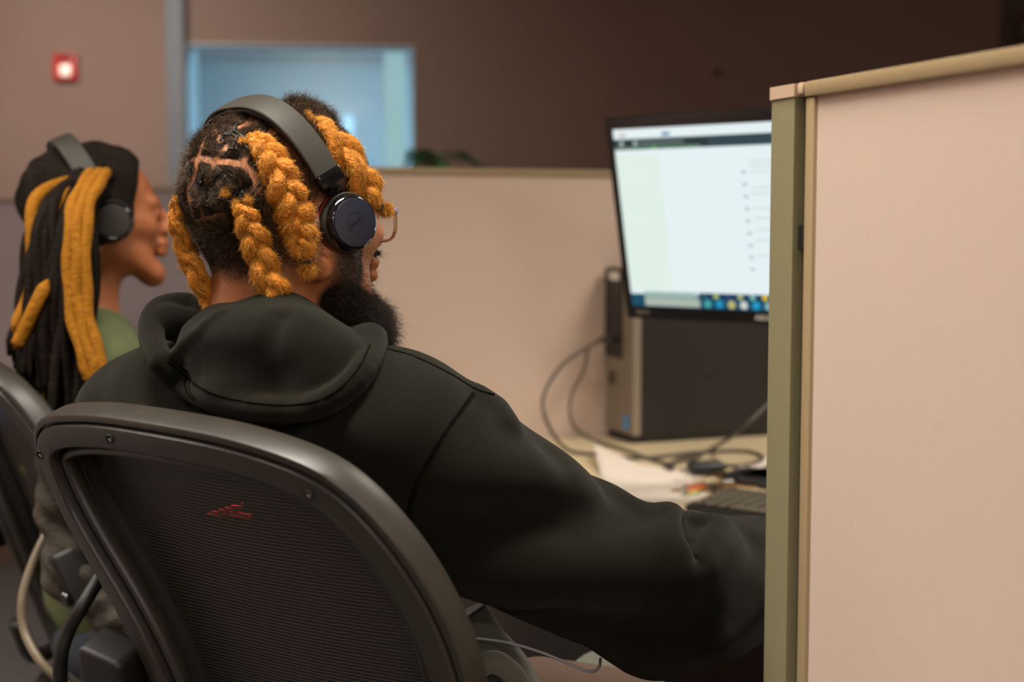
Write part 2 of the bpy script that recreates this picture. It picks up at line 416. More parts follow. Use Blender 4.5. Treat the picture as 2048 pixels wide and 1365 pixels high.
#@@SETTING
# ================================================================== SETTING
# building axes (walls): slightly turned from the partitions; given in the C frame
V2 = np.array([.996, .089, 0]); U2b = np.array([-.089, .996, 0])
BO = np.array([-.2, 7.0, 0])       # point on the back wall face
def bld(v):  # building-local (x along back wall, y into the wall, z) -> world
    v = np.asarray(v, float); return W(BO+v[:, :1]*V2+v[:, 1:2]*U2b+v[:, 2:]*np.array([0, 0, 1.0]))
XL, XR, YF = -5.2, 2.66, -11.2
def struct(name, mb, m, parent=None, **k):
    return obj(name, mb.out(), m, parent, smooth=False, kind=None if parent is not None else 'structure', **k)
def bbox(lo, hi, bev=0): return MB().box(lo, hi, bev, bld)
struct('floor', bbox((XL-.3, YF-.3, -.1), (XR+.3, 3.6, 0)), M['carpet'])
struct('ceiling', bbox((XL-.3, YF-.3, CEIL), (XR+.3, 3.6, CEIL+.1)), M['ceiling'])
# window opening in the back wall
def bx_at(px, D=7.0): return ((px-1024)/FPX*D+.2)/.996
wx0, wx1 = bx_at(385, 6.93), bx_at(831, 6.97)
wz1 = CAMZ+(454-97)/FPX*6.95; wz0 = .95
mb = MB()
for lo, hi in (((XL-.3, 0, 0), (wx0, .14, CEIL)), ((wx1, 0, 0), (XR+.3, .14, CEIL)), ((wx0, 0, 0), (wx1, .14, wz0)), ((wx0, 0, wz1), (wx1, .14, CEIL))):
    mb.box(lo, hi, 0, bld)
struct('wall_back', mb, M['wall'])
struct('wall_left', bbox((XL-.14, YF, 0), (XL, 0, CEIL)), M['wall'])
struct('wall_front', bbox((XL, YF-.14, 0), (XR, YF, CEIL)), M['wall'])
# right wall with a blinded window near the far corner
ry0, ry1, rz0, rz1 = -3.2, -.22, 1.0, 2.2
mb = MB()
for lo, hi in (((XR, YF, 0), (XR+.14, ry0, CEIL)), ((XR, ry1, 0), (XR+.14, 0, CEIL)), ((XR, ry0, 0), (XR+.14, ry1, rz0)), ((XR, ry0, rz1), (XR+.14, ry1, CEIL))):
    mb.box(lo, hi, 0, bld)
struct('wall_right', mb, M['wall_dark'])
wn = thing('window_2', 'window with closed slat blind on the right wall', 'window', bld([[XR, (ry0+ry1)/2, rz0]])[0], -TURN+math.radians(5.1), kind='structure')
mb = MB()
for lo, hi in (((XR-.02, ry0-.05, rz0-.05), (XR+.05, ry0, rz1+.05)), ((XR-.02, ry1, rz0-.05), (XR+.05, ry1+.05, rz1+.05)), ((XR-.02, ry0, rz0-.05), (XR+.05, ry1, rz0)), ((XR-.02, ry0, rz1), (XR+.05, ry1, rz1+.05))):
    mb.box(lo, hi, .004, bld)
obj('window_frame', mb.out(), M['skirting'], wn, smooth=False)
mb = MB(); z = rz1-.05
while z > rz0: mb.box((XR+.02, ry0+.01, z-.02), (XR+.026, ry1-.01, z+.012), 0, bld); z -= .035
obj('blind_slats', mb.out(), mat('blind', lin(92, 104, 102), .5), wn, smooth=False)
obj('head_rail', bbox((XR+.01, ry0+.01, rz1-.04), (XR+.05, ry1-.01, rz1), .003).out(), mat('rail', lin(150, 165, 145), .4), wn, smooth=False)
# grey steel strip between wall bays, left of the interior window
sx0, sx1 = bx_at(347, 6.9), bx_at(382, 6.9)
struct('trim_1', bbox((sx0, -.06, 0), (sx1, -.001, CEIL), .004), M['grey_frame'])
struct('baseboard_back', bbox((XL, -.015, 0), (sx0-.01, -.001, .1), .003), M['skirting'])
# interior window frame and pane
wi = thing('window_1', 'bright interior window looking into a pale blue room', 'window', bld([[(wx0+wx1)/2, 0, wz0]])[0], -TURN+math.radians(5.1), kind='structure')
mb = MB(); t = .009
for lo, hi in (((wx0, -.012, wz0), (wx0+t, .15, wz1)), ((wx1-t, -.012, wz0), (wx1, .15, wz1)), ((wx0+t, -.012, wz0), (wx1-t, .15, wz0+t)), ((wx0+t, -.012, wz1-t), (wx1-t, .15, wz1))):
    mb.box(lo, hi, .002, bld)
obj('window_frame', mb.out(), M['white_paint'], wi, smooth=False)
obj('pane', bbox((wx0+t, .06, wz0+t), (wx1-t, .066, wz1-t)).out(), M['lens_glass'], wi, smooth=False)
# the blue lit room behind the interior window
def room(name, lo, hi, m, bev=0): return struct(name, bbox(lo, hi, bev), m)
struct('wall_far_room', bbox((wx0-.9, 3.3, 0), (wx1+1.3, 3.42, CEIL)), M['white_paint'])
struct('wall_far_room_left', bbox((wx0-.9, .15, 0), (wx0-.8, 3.3, CEIL)), M['white_paint'])
struct('wall_far_room_right', bbox((wx1+1.2, .15, 0), (wx1+1.3, 3.3, CEIL)), M['white_paint'])
struct('trim_2', bbox((((385-1024)/FPX*9.1+.2)/.996-.35, 2.0, 0), (((470-1024)/FPX*9.1+.2)/.996, 2.12, CEIL)), M['white_paint'])
struct('trim_3', bbox((wx0-.7, 3.0, 2.42), (wx1+1.2, 3.3, CEIL-.001)), M['white_paint'])
cb = thing('storage_cabinet', 'pale storage cabinet seen through the interior window', 'cabinet', bld([[.35, 2.6, 0]])[0], -TURN+math.radians(5.1))
def b_at(px, D): return ((px-1024)/FPX*D+.2)/.996
x0, x1 = b_at(640, 9.6), b_at(748, 9.6)
obj('body', bbox((x0, 2.55, 0), (x1, 2.95, CAMZ+(454-262)/FPX*9.6), .01).out(), mat('cab', lin(225, 205, 190), .6), cb, smooth=False)
obj('door', bbox((x0+.02, 2.535, .08), (x1-.02, 2.549, CAMZ+(454-272)/FPX*9.6), .005).out(), mat('cabd', lin(210, 190, 175), .6), cb, smooth=False)
x0, x1 = b_at(750, 9.2), b_at(772, 9.2)
struct('trim_4', bbox((x0, 2.1, 0), (x1, 2.2, CAMZ+(454-238)/FPX*9.2), .01), mat('white_post', lin(235, 235, 240), .5))
# pale curtain at the right side of the opening
mb = MB(); P = []
x0, x1 = b_at(786, 7.4), b_at(826, 7.4)
xs = np.linspace(x0, x1, 60); yy = .35+.018*np.sin((xs-x0)/(x1-x0)*2*PI*6)
v = [(x, y, z) for z in (.9, 2.45) for x, y in zip(xs, yy)]+[(x, y+.004, z) for z in (.9, 2.45) for x, y in zip(xs, yy)]
n = 60; f = [(i, i+1, n+i+1, n+i) for i in range(n-1)]+[(2*n+i, 3*n+i, 3*n+i+1, 2*n+i+1) for i in range(n-1)]
f += [(0, n, 3*n, 2*n), (n-1, 3*n-1, 4*n-1, 2*n-1)]
obj('curtain', (bld(v), f), mat('curtain', lin(200, 222, 214), .8, emit=((.6, .85, 1), .12)), label='narrow pale green curtain hanging at the right edge of the bright interior window', cat='curtain')  # weak glow added to the cloth in place of light on it
lp = thing('globe_lamp', 'small glowing globe lamp on the cabinet behind the interior window', 'lamp', bld([[b_at(712, 9.5), 2.75, CAMZ+(454-262)/FPX*9.6]])[0])
c = at(712, 267, 9.4)
zb = CAMZ+(454-262)/FPX*9.6
cw = lp.location
mb = MB().lathe([(.0, .06), (.02, .062), (.034, .075), (.04, .095), (.034, .118), (.02, .13), (.0, .135)], lambda q: q+np.array(cw), 20)
obj('globe', mb.out(), mat('globe', (1, .9, .75), .5, emit=((1, .88, .72), 22)), lp)
obj('base', MB().lathe([(.03, 0), (.03, .008), (.008, .014), (.007, .06)], lambda q: q+np.array(cw), 16).out(), M['white'], lp)
p = bld([[.1, 1.2, CEIL-.06]])[0]
area('far_room_light', tuple(p), 1.6, 37, (.38, .75, 1.0), None, .9)
# red fire alarm strobe on the back wall
fx0, fx1 = bx_at(124, 6.85), bx_at(169, 6.85); fz0, fz1 = CAMZ+(454-167)/FPX*6.85, CAMZ+(454-116)/FPX*6.85
fa = thing('fire_alarm', 'red fire alarm strobe mounted on the brown back wall', 'fire alarm', bld([[(fx0+fx1)/2, 0, fz0]])[0], -TURN+math.radians(5.1))
obj('housing', bbox((fx0, -.045, fz0), (fx1, -.001, fz1), .006).out(), M['red'], fa)
xm = (fx0+fx1)/2+.005; zm = fz0+.045
obj('strobe_lens', bbox((xm-.024, -.07, zm-.028), (xm+.026, -.046, zm+.024), .008).out(), M['lens'], fa)
obj('grille', MB().box((xm-.03, -.049, fz1-.035), (xm+.03, -.0455, fz1-.012), 0, bld).out(), mat('dark_red', lin(120, 16, 16), .5), fa)
# small round cover high on the dark wall
c = bld([[b_at(1427, 7.15), -.002, CAMZ+(454-153)/FPX*7.15]])[0]
obj('wall_button', MB().lathe([(.022, 0), (.022, .006), (.016, .012), (.004, .014)], basis(c, W(V2), (0, 0, 1.0), -W(U2b)), 24).out(), mat('brass', lin(110, 92, 74), .4, metal=.5), label='small round brass cover on the dark wall above the monitor', cat='wall fitting', smooth=True)
# ceiling light fixtures, with panels for the added fill lamps too
for i, (x, y, pw) in enumerate(LAMPS):
    t_ = thing('ceiling_light', ('flush ceiling or added fill light panel outside the picture, number %d' % i).split(',')[0], 'ceiling light', (x, y, CEIL-.05), 0, 'ceiling lights over the office')
    obj('frame', MB().box((x-.5, y-.2, CEIL-.04), (x+.5, y+.2, CEIL-.002), .004).out(), M['white'], t_, smooth=False)
    obj('diffuser', MB().box((x-.46, y-.16, CEIL-.05), (x+.46, y+.16, CEIL-.041), .002).out(), M['lamp_on'], t_, smooth=False)
ww = W((-1.9, 4.9, 0)); t_ = thing('ceiling_light', 'unseen light added to brighten the back wall', 'ceiling light', (ww[0], ww[1], CEIL-.06), -TURN, 'ceiling lights over the office')
obj('frame', MB().box((-.5, -.12, 0), (.5, .2, .058), .004).out(), M['white'], t_, space='L', smooth=False)
# ------------------------------------------------------------------ cubicle partitions (run along the world axes)
def partition(name, label, axis, c0, a0, a1, z1, th=.05, face=-1, fab='fabric', z0=.0, group=None, tr=.014, ends=(0, 0)):
    """axis 'y': plane x=c0 from y=a0..a1; axis 'x': plane y=c0. c0 is the face seen, thickness goes the other way"""
    lo, hi = (c0, c0+th) if face < 0 else (c0-th, c0)
    def B(u0, u1, w0, w1, q0, q1, bev=0):
        return ((w0, u0, q0), (w1, u1, q1), bev) if axis == 'y' else ((u0, w0, q0), (u1, w1, q1), bev)
    cx = (lo+hi)/2; loc = (cx, (a0+a1)/2, 0) if axis == 'y' else ((a0+a1)/2, cx, 0)
    t = thing(name, label, 'partition', loc, 0, group)
    obj('fabric_panel', MB().box(*B(a0+tr*.8, a1-tr*.8, lo+.004, hi-.004, z0+.09, z1-tr*.8)).out(), M[fab], t, smooth=False)
    mb = MB()
    for args in ((a0, a0+tr, lo, hi, z0+.02, z1-tr), (a1-tr, a1, lo, hi, z0+.02, z1-tr), (a0, a1, lo-.002, hi+.002, z1-tr, z1)):
        mb.box(*B(*args, .003))
    obj('trim_frame', mb.out(), M['trim'], t, auto=40)
    obj('base_rail', MB().box(*B(a0, a1, lo-.001, hi+.001, z0, z0+.09, .003)).out(), M['skirting'] if fab == 'fabric_grey' else M['trim'], t, smooth=False)
    return t
PX = .72; PEND = 1.103
partition('cubicle_partition', 'large beige fabric cubicle panel with tan metal trim filling the right edge', 'y', PX, -1.0, PEND, 1.35)
po = thing('partition_post', 'narrow olive green post with tan cap beside the large beige panel', 'post', (PX+.02, PEND+.03, 0))
y0, y1 = PEND+.011, PEND+.058
# rounded outer profile
prof = []
for k in range(9):
    a = PI/2*k/8; prof.append((PX-.004+.012-.012*math.cos(a), y1-.012+.012*math.sin(a)))
prof = [(PX-.004, y0), ] + prof + [(PX+.044, y1), (PX+.044, y0)]
obj('post_body', MB().prism(prof, 0, 1.337).out(), M['post'], po, auto=40)
capp = [(PX-.0055, y0-.001)]+[(x-.0015, y+.0015) for x, y in prof[1:-2]]+[(PX+.046, y1+.0015), (PX+.046, y0-.001)]
mb = MB().prism(capp, 1.3375, 1.349); mb.box((PX-.003, PEND+.0005, 1.339), (PX+.044, y0-.002, 1.3495), .002)
obj('post_cap', mb.out(), M['post_cap'], po, auto=40)
mb = MB().box((PX+.008, PEND+.0005, .0), (PX+.04, y0-.0005, 1.3385))
obj('connector_strip', mb.out(), M['dark_gap'], po, smooth=False)
mb = MB().box((PX+.001, PEND+.001, 1.20), (PX+.0078, y0-.001, 1.222), .001)
obj('clip', mb.out(), M['plastic'], po, smooth=False)
RY = 2.994
partition('cubicle_partition', 'beige fabric cubicle partition behind the desk and computer tower', 'x', RY, .58, 2.75, 1.35)
obj('partition_post', MB().box((.53, RY-.002, 0), (.578, RY+.05, 1.352), .006).out(), M['trim'], label='tan post at the left end of the partition behind the desk', cat='post', smooth=False)
partition('cubicle_partition', 'pale grey partition behind the seated person with long locs', 'x', 5.37, -2.4, .42, 1.318, fab='fabric_grey')
partition('cubicle_partition', 'taller pale grey partition between the two heads', 'x', 5.37, .43, 1.9, 1.365, fab='fabric_grey')
# ------------------------------------------------------------------ desk
DZ = .7325
poly = [(.98, RY-.004), (.98, 2.10), (1.04, 1.9), (1.06, 1.16), (1.95, 1.16), (1.95, RY-.004)]
dk = thing('corner_desk', 'cream laminate corner desk with cables and papers on it', 'desk', (1.3, 2.3, 0))
bm = bmesh.new(); vs = [bm.verts.new((x, y, DZ-.03)) for x, y in poly]; fc = bm.faces.new(vs)
r = bmesh.ops.extrude_face_region(bm, geom=[fc]); bmesh.ops.translate(bm, verts=[g for g in r['geom'] if isinstance(g, bmesh.types.BMVert)], vec=(0, 0, .03))
bmesh.ops.recalc_face_normals(bm, faces=bm.faces); bmesh.ops.bevel(bm, geom=bm.edges[:], offset=.003, segments=2, affect='EDGES')
bm.verts.ensure_lookup_table(); vf = (np.array([x.co[:] for x in bm.verts]), [[q.index for q in p.verts] for p in bm.faces]); bm.free()
obj('worktop', vf, M['desk'], dk, smooth=False)
for lo, hi in (((.995, 2.15, 0), (1.02, 2.97, DZ-.031)), ((1.92, 1.2, 0), (1.945, 2.97, DZ-.031)), ((1.2, 1.2, 0), (1.9, 1.225, DZ-.031))):
    obj('side_panel', MB().box(lo, hi, .002).out(), M['dark_gap'], dk, smooth=False)  # dark colour stands in for the shade under the desk
# ------------------------------------------------------------------ computer tower
TX, TY0, TY1, TZ = 1.418, 2.845, 2.982, DZ+.001
tw = thing('computer_tower', 'black and silver computer tower standing on the desk behind the monitor', 'computer', (TX+.21, (TY0+TY1)/2, TZ))
obj('case', MB().box((TX+.022, TY0+.002, TZ+.012), (TX+.43, TY1, TZ+.395), .004).out(), M['tower_side'], tw, smooth=False)
obj('base_foot', MB().box((TX+.002, TY0+.004, TZ), (TX+.425, TY1-.002, TZ+.0118), .003).out(), M['dark_gap'], tw, smooth=False)
obj('front_bezel', MB().box((TX, TY0, TZ+.016), (TX+.0215, TY1, TZ+.397), .005).out(), M['silver'], tw, auto=40)
def mesh_mat():
    m = mat('perforated_grille', lin(118, 108, 96), .45, metal=.2); nt = m.node_tree; b = nt.nodes['Principled BSDF']
    tc = nt.nodes.new('ShaderNodeTexCoord'); v = nt.nodes.new('ShaderNodeTexVoronoi'); v.inputs['Scale'].default_value = 160; v.inputs['Randomness'].default_value = 0
    cr = nt.nodes.new('ShaderNodeValToRGB'); cr.color_ramp.elements[0].position = .28; cr.color_ramp.elements[0].color = (*lin(40, 36, 32), 1); cr.color_ramp.elements[1].position = .36; cr.color_ramp.elements[1].color = (*lin(140, 128, 112), 1)
    nt.links.new(tc.outputs['Object'], v.inputs['Vector']); nt.links.new(v.outputs['Distance'], cr.inputs[0]); nt.links.new(cr.outputs[0], b.inputs['Base Color']); return m
obj('front_grille', MB().box((TX-.0035, TY0+.007, TZ+.02), (TX-.0002, TY1-.006, TZ+.388), .001).out(), mesh_mat(), tw, smooth=False)
obj('drive_bay', MB().box((TX-.008, TY0+.048, TZ+.19), (TX-.0037, TY1-.004, TZ+.392), .0015).out(), M['plastic'], tw, smooth=False)
obj('label_sticker', MB().box((TX-.0092, TY0+.056, TZ+.366), (TX-.0082, TY1-.030, TZ+.384)).out(), M['white'], tw, smooth=False)
obj('usb_ports', MB().box((TX-.0052, TY0+.082, TZ+.125), (TX-.0037, TY0+.122, TZ+.155), .0005).out(), mat('ports', lin(70, 60, 52), .5), tw, smooth=False)
obj('blue_sticker', MB().box((TX-.0048, TY0+.014, TZ+.03), (TX-.0037, TY0+.040, TZ+.062), .0003).out(), M['blue'], tw, smooth=False)
obj('plug', MB().box((TX-.035, TY0+.085, TZ+.222), (TX-.0085, TY0+.105, TZ+.236), .003).out(), M['cable'], tw, smooth=False)
obj('lock_screw', MB().lathe([(.008, 0), (.007, .002), (.002, .003)], basis((TX+.20, TY0+.0018, TZ+.15), (1, 0, 0), (0, 0, 1), (0, -1, 0)), 14).out(), M['metal_dark'], tw)
# ------------------------------------------------------------------ monitor
MYAW, MTILT, MD = math.radians(39.2), math.radians(11.9), 2.72
mT = np.array([math.cos(MYAW), -math.sin(MYAW), 0]); mN = np.array([-math.sin(MYAW), -math.cos(MYAW), 0])
mU = np.array([0, 0, 1.0])*math.cos(MTILT)+mN*math.sin(MTILT); mF = mN*math.cos(MTILT)-np.array([0, 0, 1.0])*math.sin(MTILT)
mP = at(1254, 637, MD); MWID, MH = .592, .3694*MD/2.62
mo = thing('computer_monitor', 'black widescreen monitor showing a white page, partly hidden by the post', 'monitor', W(mP+mT*MWID/2-mN*.13)*np.array([1, 1, 0])+np.array([0, 0, DZ]))
MA = basis(mP, mT, mU, mF)
A_ = lambda v: W(MA(v))
obj('bezel', MB().box((0, 0, -.022), (MWID, MH, 0), .004, A_).out(), M['bezel'], mo, auto=40)
obj('back_shell', MB().box((.03, .03, -.055), (MWID-.03, MH-.04, -.0225), .015, A_).out(), M['plastic'], mo, auto=40)
bz = .017; sb, stp = .026, .022
SW, SH = MWID-2*bz, MH-sb-stp
def em(name, c, s=1.0): return mat(name, (0, 0, 0), .5, emit=(c, s*.43))
scr = obj('screen', MB().box((bz, sb, -.001), (MWID-bz, MH-stp, .0006), 0, A_).out(), em('screen_page', lin(232, 244, 246), 1.25), mo, smooth=False, label='lit screen with a blank white page')
def srect(name, x0, y0, x1, y1, col, s=1.0, lift=.0011):
    return obj(name, MB().box((bz+x0*SW, sb+y0*SH, .0007), (bz+x1*SW, sb+y1*SH, lift), 0, A_).out(), em(name, col, s), scr, smooth=False)
srect('toolbar', 0, .885, 1, .945, lin(52, 78, 86)); srect('menu_bar', 0, .9, .36, .93, lin(40, 56, 62), 1, .0014)
srect('tab_strip', 0, .905-.02, .33, .905-.003, lin(110, 150, 130), .9, .0016)
for k, c in enumerate([(240, 230, 225), (120, 180, 220)]): srect('tab_mark', .02+.17*k, .955, .05+.17*k, .975, lin(*c), .9, .0013)
srect('address_text', .10, .917, .27, .923, lin(190, 205, 205), .7, .0018)
for k in range(2):
    cx = .03+.055*k
    mb = MB().lathe([(.005, 0), (.0052, .0004), (.0036, .0004), (.0034, 0)], lambda v, cx=cx: W(basis(mP+mT*(bz+cx*SW)+mU*(sb+.92*SH)+mF*.0015, mT, mU, mF)(v)), 16)
    obj('browser_button', mb.out(), em('btn', lin(200, 215, 215), .8), scr)
srect('green_tab_icon', .145, .888, .165, .902, lin(120, 210, 110), .9, .0018)
srect('page_gutter', 0, .10, .17, .86, lin(226, 243, 234), 1.25)
for k, (a, b, y) in enumerate([(.50, .93, .80), (.50, .85, .775), (.5, .9, .745), (.5, .96, .66), (.5, .8, .63), (.5, .9, .55), (.5, .86, .5), (.5, .95, .44), (.5, .8, .38), (.5, .9, .3)]):
    srect('text_line', a, y, b, y+.004, lin(188, 205, 212), 1.1)
for k in range(9): srect('list_mark', .472, .22+.065*k, .485, .232+.065*k, lin(160, 180, 190), 1.1)
tb = srect('taskbar', 0, 0, 1, .072, lin(8, 84, 112)); srect('taskbar_edge', .27, .058, 1, .088, lin(6, 62, 100), 1, .0014)
srect('search_box', .055, .005, .27, .052, lin(190, 205, 190), 1, .0016)
srect('search_upper', .055, .056, .26, .088, lin(176, 206, 196), 1, .0016)
ic = [(70, 170, 170), (0, 150, 200), (200, 195, 120), (220, 225, 220), (0, 160, 215), (140, 190, 190), (240, 140, 60), (120, 200, 210)]
for k, c in enumerate(ic):
    mb = MB().lathe([(.0075, 0), (.0075, .0012), (.001, .0012)], lambda v, k=k: W(basis(mP+mT*(bz+(.30+.045*k)*SW)+mU*(sb+.027*SH)+mF*.0007, mT, mU, mF)(v)), 18)
    obj('app_icon', mb.out(), em('icon', lin(*c), 1.1), scr)
ic2 = [(20, 90, 100), (170, 190, 120), (40, 60, 120), (180, 185, 120), (130, 190, 180), (230, 200, 0), (60, 80, 160), (130, 180, 200), (0, 150, 200)]
for k, c in enumerate(ic2):
    mb = MB().lathe([(.0055, 0), (.0055, .0017), (.001, .0017)], lambda v, k=k: W(basis(mP+mT*(bz+(.29+.045*k)*SW)+mU*(sb+.072*SH)+mF*.0007, mT, mU, mF)(v)), 18)
    obj('app_icon', mb.out(), em('icon', lin(*c), 1.1), scr)
def mtext(s, x, y, size, m):
    v, f = text_mesh(s, size, .0003)
    obj('bezel_lettering', (W(basis(mP+mT*x+mU*y+mF*.0006, mT, mU, mF)(v)), f), m, mo, smooth=False)
mtext('HDMI', .038, .013, .012, M['silver']); mtext('ASUS', MWID/2, .013, .014, M['white'])
# stand
nb = mP+mT*MWID/2+mU*.12-mF*.05
foot = np.array([nb[0]-mN[0]*.13, nb[1]-mN[1]*.13, DZ])
obj('neck', MB().tube(catmull([nb, (nb+foot)/2+np.array([0, 0, .06])-mN*.03, foot+np.array([0, 0, .02])], 14), .022, 12, True, (1.4, .7)).out(), M['plastic'], mo, space='C')
obj('stand_base', MB().box((-.12, -.085, .001), (.12, .085, .016), .006, lambda v: W(basis(foot, mT, -mN, (0, 0, 1.0))(v))).out(), M['plastic'], mo, auto=40)
# ------------------------------------------------------------------ keyboard
KY = math.radians(39); kT = np.array([math.cos(KY), -math.sin(KY), 0]); kN = np.array([math.sin(KY), math.cos(KY), 0])
kP = atz(1371, 1010, DZ+.012); kP[2] = DZ+.001
kA = lambda v: W(basis(kP, kT, kN, (0, 0, 1.0))(v))
kb = thing('keyboard', 'black computer keyboard with grey glossy keys beside the keys', 'keyboard', W(kP+kT*.22+kN*.075))
bod = MB().prism([(0, 0), (.15, 0), (.15, .020), (0, .011)], 0, .44, lambda v: W(basis(kP, kN, (0, 0, 1.0), kT)(v)))
obj('body', bod.out(), M['plastic'], kb, smooth=False)
rows = [(.010, 14), (.030, 14), (.049, 14), (.068, 14), (.087, 14), (.112, 14)]
kn = 0
for ri, (yy, n) in enumerate(rows):
    for k in range(18 if ri else 12):
        if kn >= 98: break
        if ri: x0, wd = .008+.0236*k, .0185
        else:
            x0, wd = (.008+.0236*k, .0185) if k < 3 else ((.079, .13) if k == 3 else (.215+.0236*(k-4), .0185))
        h = .011+.009*yy/.15
        mb = MB().box((x0, yy, h), (x0+wd, yy+.0165, h+.006), .0022, kA, 1)
        obj('key', mb.out(), M['key'], kb, smooth=False); kn += 1
# ------------------------------------------------------------------ things on the desk
def on_desk(pts, z=0.0): return np.array([atz(x, y, DZ+z) for x, y in pts])
def sheet(name, label, pts, lift=.002, curl=None, z=0.001):
    q = on_desk(pts, z); n = 10; a, b, c, d = q; v = []
    for i in range(n):
        for j in range(n):
            s, t = i/(n-1), j/(n-1); p = (a*(1-s)+b*s)*(1-t)+(d*(1-s)+c*s)*t
            e = max(0, 1-((1-s)**2+t*t)**.5*2.2) if curl == 'a' else max(0, 1-(s*s+t*t)**.5*2.2)
            v.append(p+np.array([0, 0, lift*e]))
    v = np.array(v); f = [(i*n+j, (i+1)*n+j, (i+1)*n+j+1, i*n+j+1) for i in range(n-1) for j in range(n-1)]
    m = len(v); v2 = v-np.array([0, 0, .0006]); rim = [i*n for i in range(n)]+[(n-1)*n+j for j in range(1, n)]+[i*n+n-1 for i in range(n-2, -1, -1)]+[j for j in range(n-2, 0, -1)]
    f2 = [tuple(x+m for x in q_[::-1]) for q_ in f]+[(rim[i], rim[(i+1) % len(rim)], rim[(i+1) % len(rim)]+m, rim[i]+m) for i in range(len(rim))]
    return obj(name, (np.concatenate([v, v2]), f+f2), M['paper'], space='C', label=label, cat='paper')
sheet('paper_sheet', 'large white paper sheet with a curled corner lying left of the keyboard', [(1187, 916), (1385, 945), (1420, 1003), (1225, 1010)], .03)
sheet('paper_sheet', 'small white paper sheet by the olive post above the black slab', [(1478, 938), (1560, 905), (1590, 950), (1534, 966)], .004)
mb = MB().box((0, 0, .001), (.20, .10, .016), .005, lambda v: W(basis(on_desk([(1440, 962)])[0]*np.array([1, 1, 0])+np.array([0, 0, DZ]), unit(mT), -mN, (0, 0, 1.0))(v)))
obj('tablet', mb.out(), M['plastic'], label='black slab shaped device lying between keyboard and small paper', cat='tablet', smooth=False)
c = on_desk([(1412, 950)])[0]
mb = MB().box((-.036, -.022, .001), (.036, .022, .026), .009, lambda v: W(basis(c*np.array([1, 1, 0])+np.array([0, 0, DZ]), (.98, .17, 0), (-.17, .98, 0), (0, 0, 1.0))(v)), 3)
obj('cable_adapter', mb.out(), M['plastic'], label='small black cable adapter box on the desk above the keys', cat='adapter')
# bunch of keys
kc = on_desk([(1424, 977)])[0]*np.array([1, 1, 0])+np.array([0, 0, DZ])
kt = thing('key_bunch', 'bunch of shiny metal keys on a ring lying beside the keyboard', 'keys', W(kc))
a = np.linspace(0, 2*PI, 25); obj('ring', MB().tube([kc+np.array([.018*math.cos(x), .018*math.sin(x), .012+.006*math.sin(x)]) for x in a], .0012, 8, False).out(), M['steel'], kt, space='C')
for k in range(6):
    an = -2.6+k*.95; d = np.array([math.cos(an), math.sin(an), .0]); s = np.array([-d[1], d[0], 0]); o = kc+d*.017+np.array([0, 0, .004+.0035*k])
    mb = MB().prism([(0, -.010), (.012, -.012), (.02, -.006), (.024, -.003), (.05, -.003), (.053, 0), (.048, .003), (.042, .0045), (.036, .003), (.024, .003), (.02, .007), (.012, .012), (0, .010)], 0, .002, lambda v: W(basis(o, d*1.5, s*1.5, unit((s[0]*.3, s[1]*.3, 1)))(v)))
    obj('key', mb.out(), M['steel'] if k % 2 else mat('brass_key', lin(190, 150, 90), .3, metal=1), kt, smooth=False)
for k, (c0, c1, col, nm) in enumerate([((1376, 983), (1412, 974), (225, 120, 50), 'orange'), ((1372, 989), (1402, 985), (150, 170, 60), 'green'), ((1374, 972), (1408, 968), (200, 120, 110), 'pink')]):
    q = on_desk([c0, c1], .008); pn = thing('pen', 'short %s pen lying on the paper beside the keys' % nm, 'pen', W(q[0]))
    d = unit(q[1]-q[0]); obj('barrel', MB().tube([q[0], q[1]], .0024, 12).out(), mat('pen_'+nm, lin(*col), .4), pn, space='C')
    obj('tip', MB().tube([q[0]-d*.014, q[0]-d*.0005], np.array([.0008, .0022]), 12).out(), M['steel'], pn, space='C')
# cables: (pixels, depth) for the ones hanging in the air, desk level for the rest
def cable(label, pts, r, m='cable', n=60):
    return obj('cable', MB().tube(catmull(pts, n), r, 8).out(), M[m], space='C', label=label, cat='cable')
pl = (np.array([TX-.035, TY0+.095, TZ+.229])) @ ROT   # plug in C frame
cable('grey cable looping from the tower front down onto the desk, outer loop', [pl, at(1185, 689, 3.16), at(1125, 730, 3.08), at(1088, 790, 3.02), at(1092, 840, 2.98)]+list(on_desk([(1130, 897)], .012))+list(on_desk([(1190, 910), (1260, 917), (1330, 913), (1400, 905), (1490, 903), (1526, 917), (1480, 933), (1410, 926)], .0045)), .0042)
cable('grey cable hanging close beside the tower, inner loop', [at(1176, 692, 3.2), at(1168, 740, 3.18), at(1142, 795, 3.16), at(1146, 850, 3.12)]+list(on_desk([(1185, 880)], .01))+list(on_desk([(1240, 897), (1300, 918), (1345, 932), (1338, 938), (1330, 930), (1365, 920), (1400, 912)], .0045)), .0038)
cable('dark cable dropping from behind the monitor across the tower to the desk', [at(1585, 770, 2.9), at(1540, 806, 2.85), at(1480, 862, 2.82)]+list(on_desk([(1425, 897)], .008))+list(on_desk([(1390, 912), (1350, 922), (1345, 935)], .012)), .004)
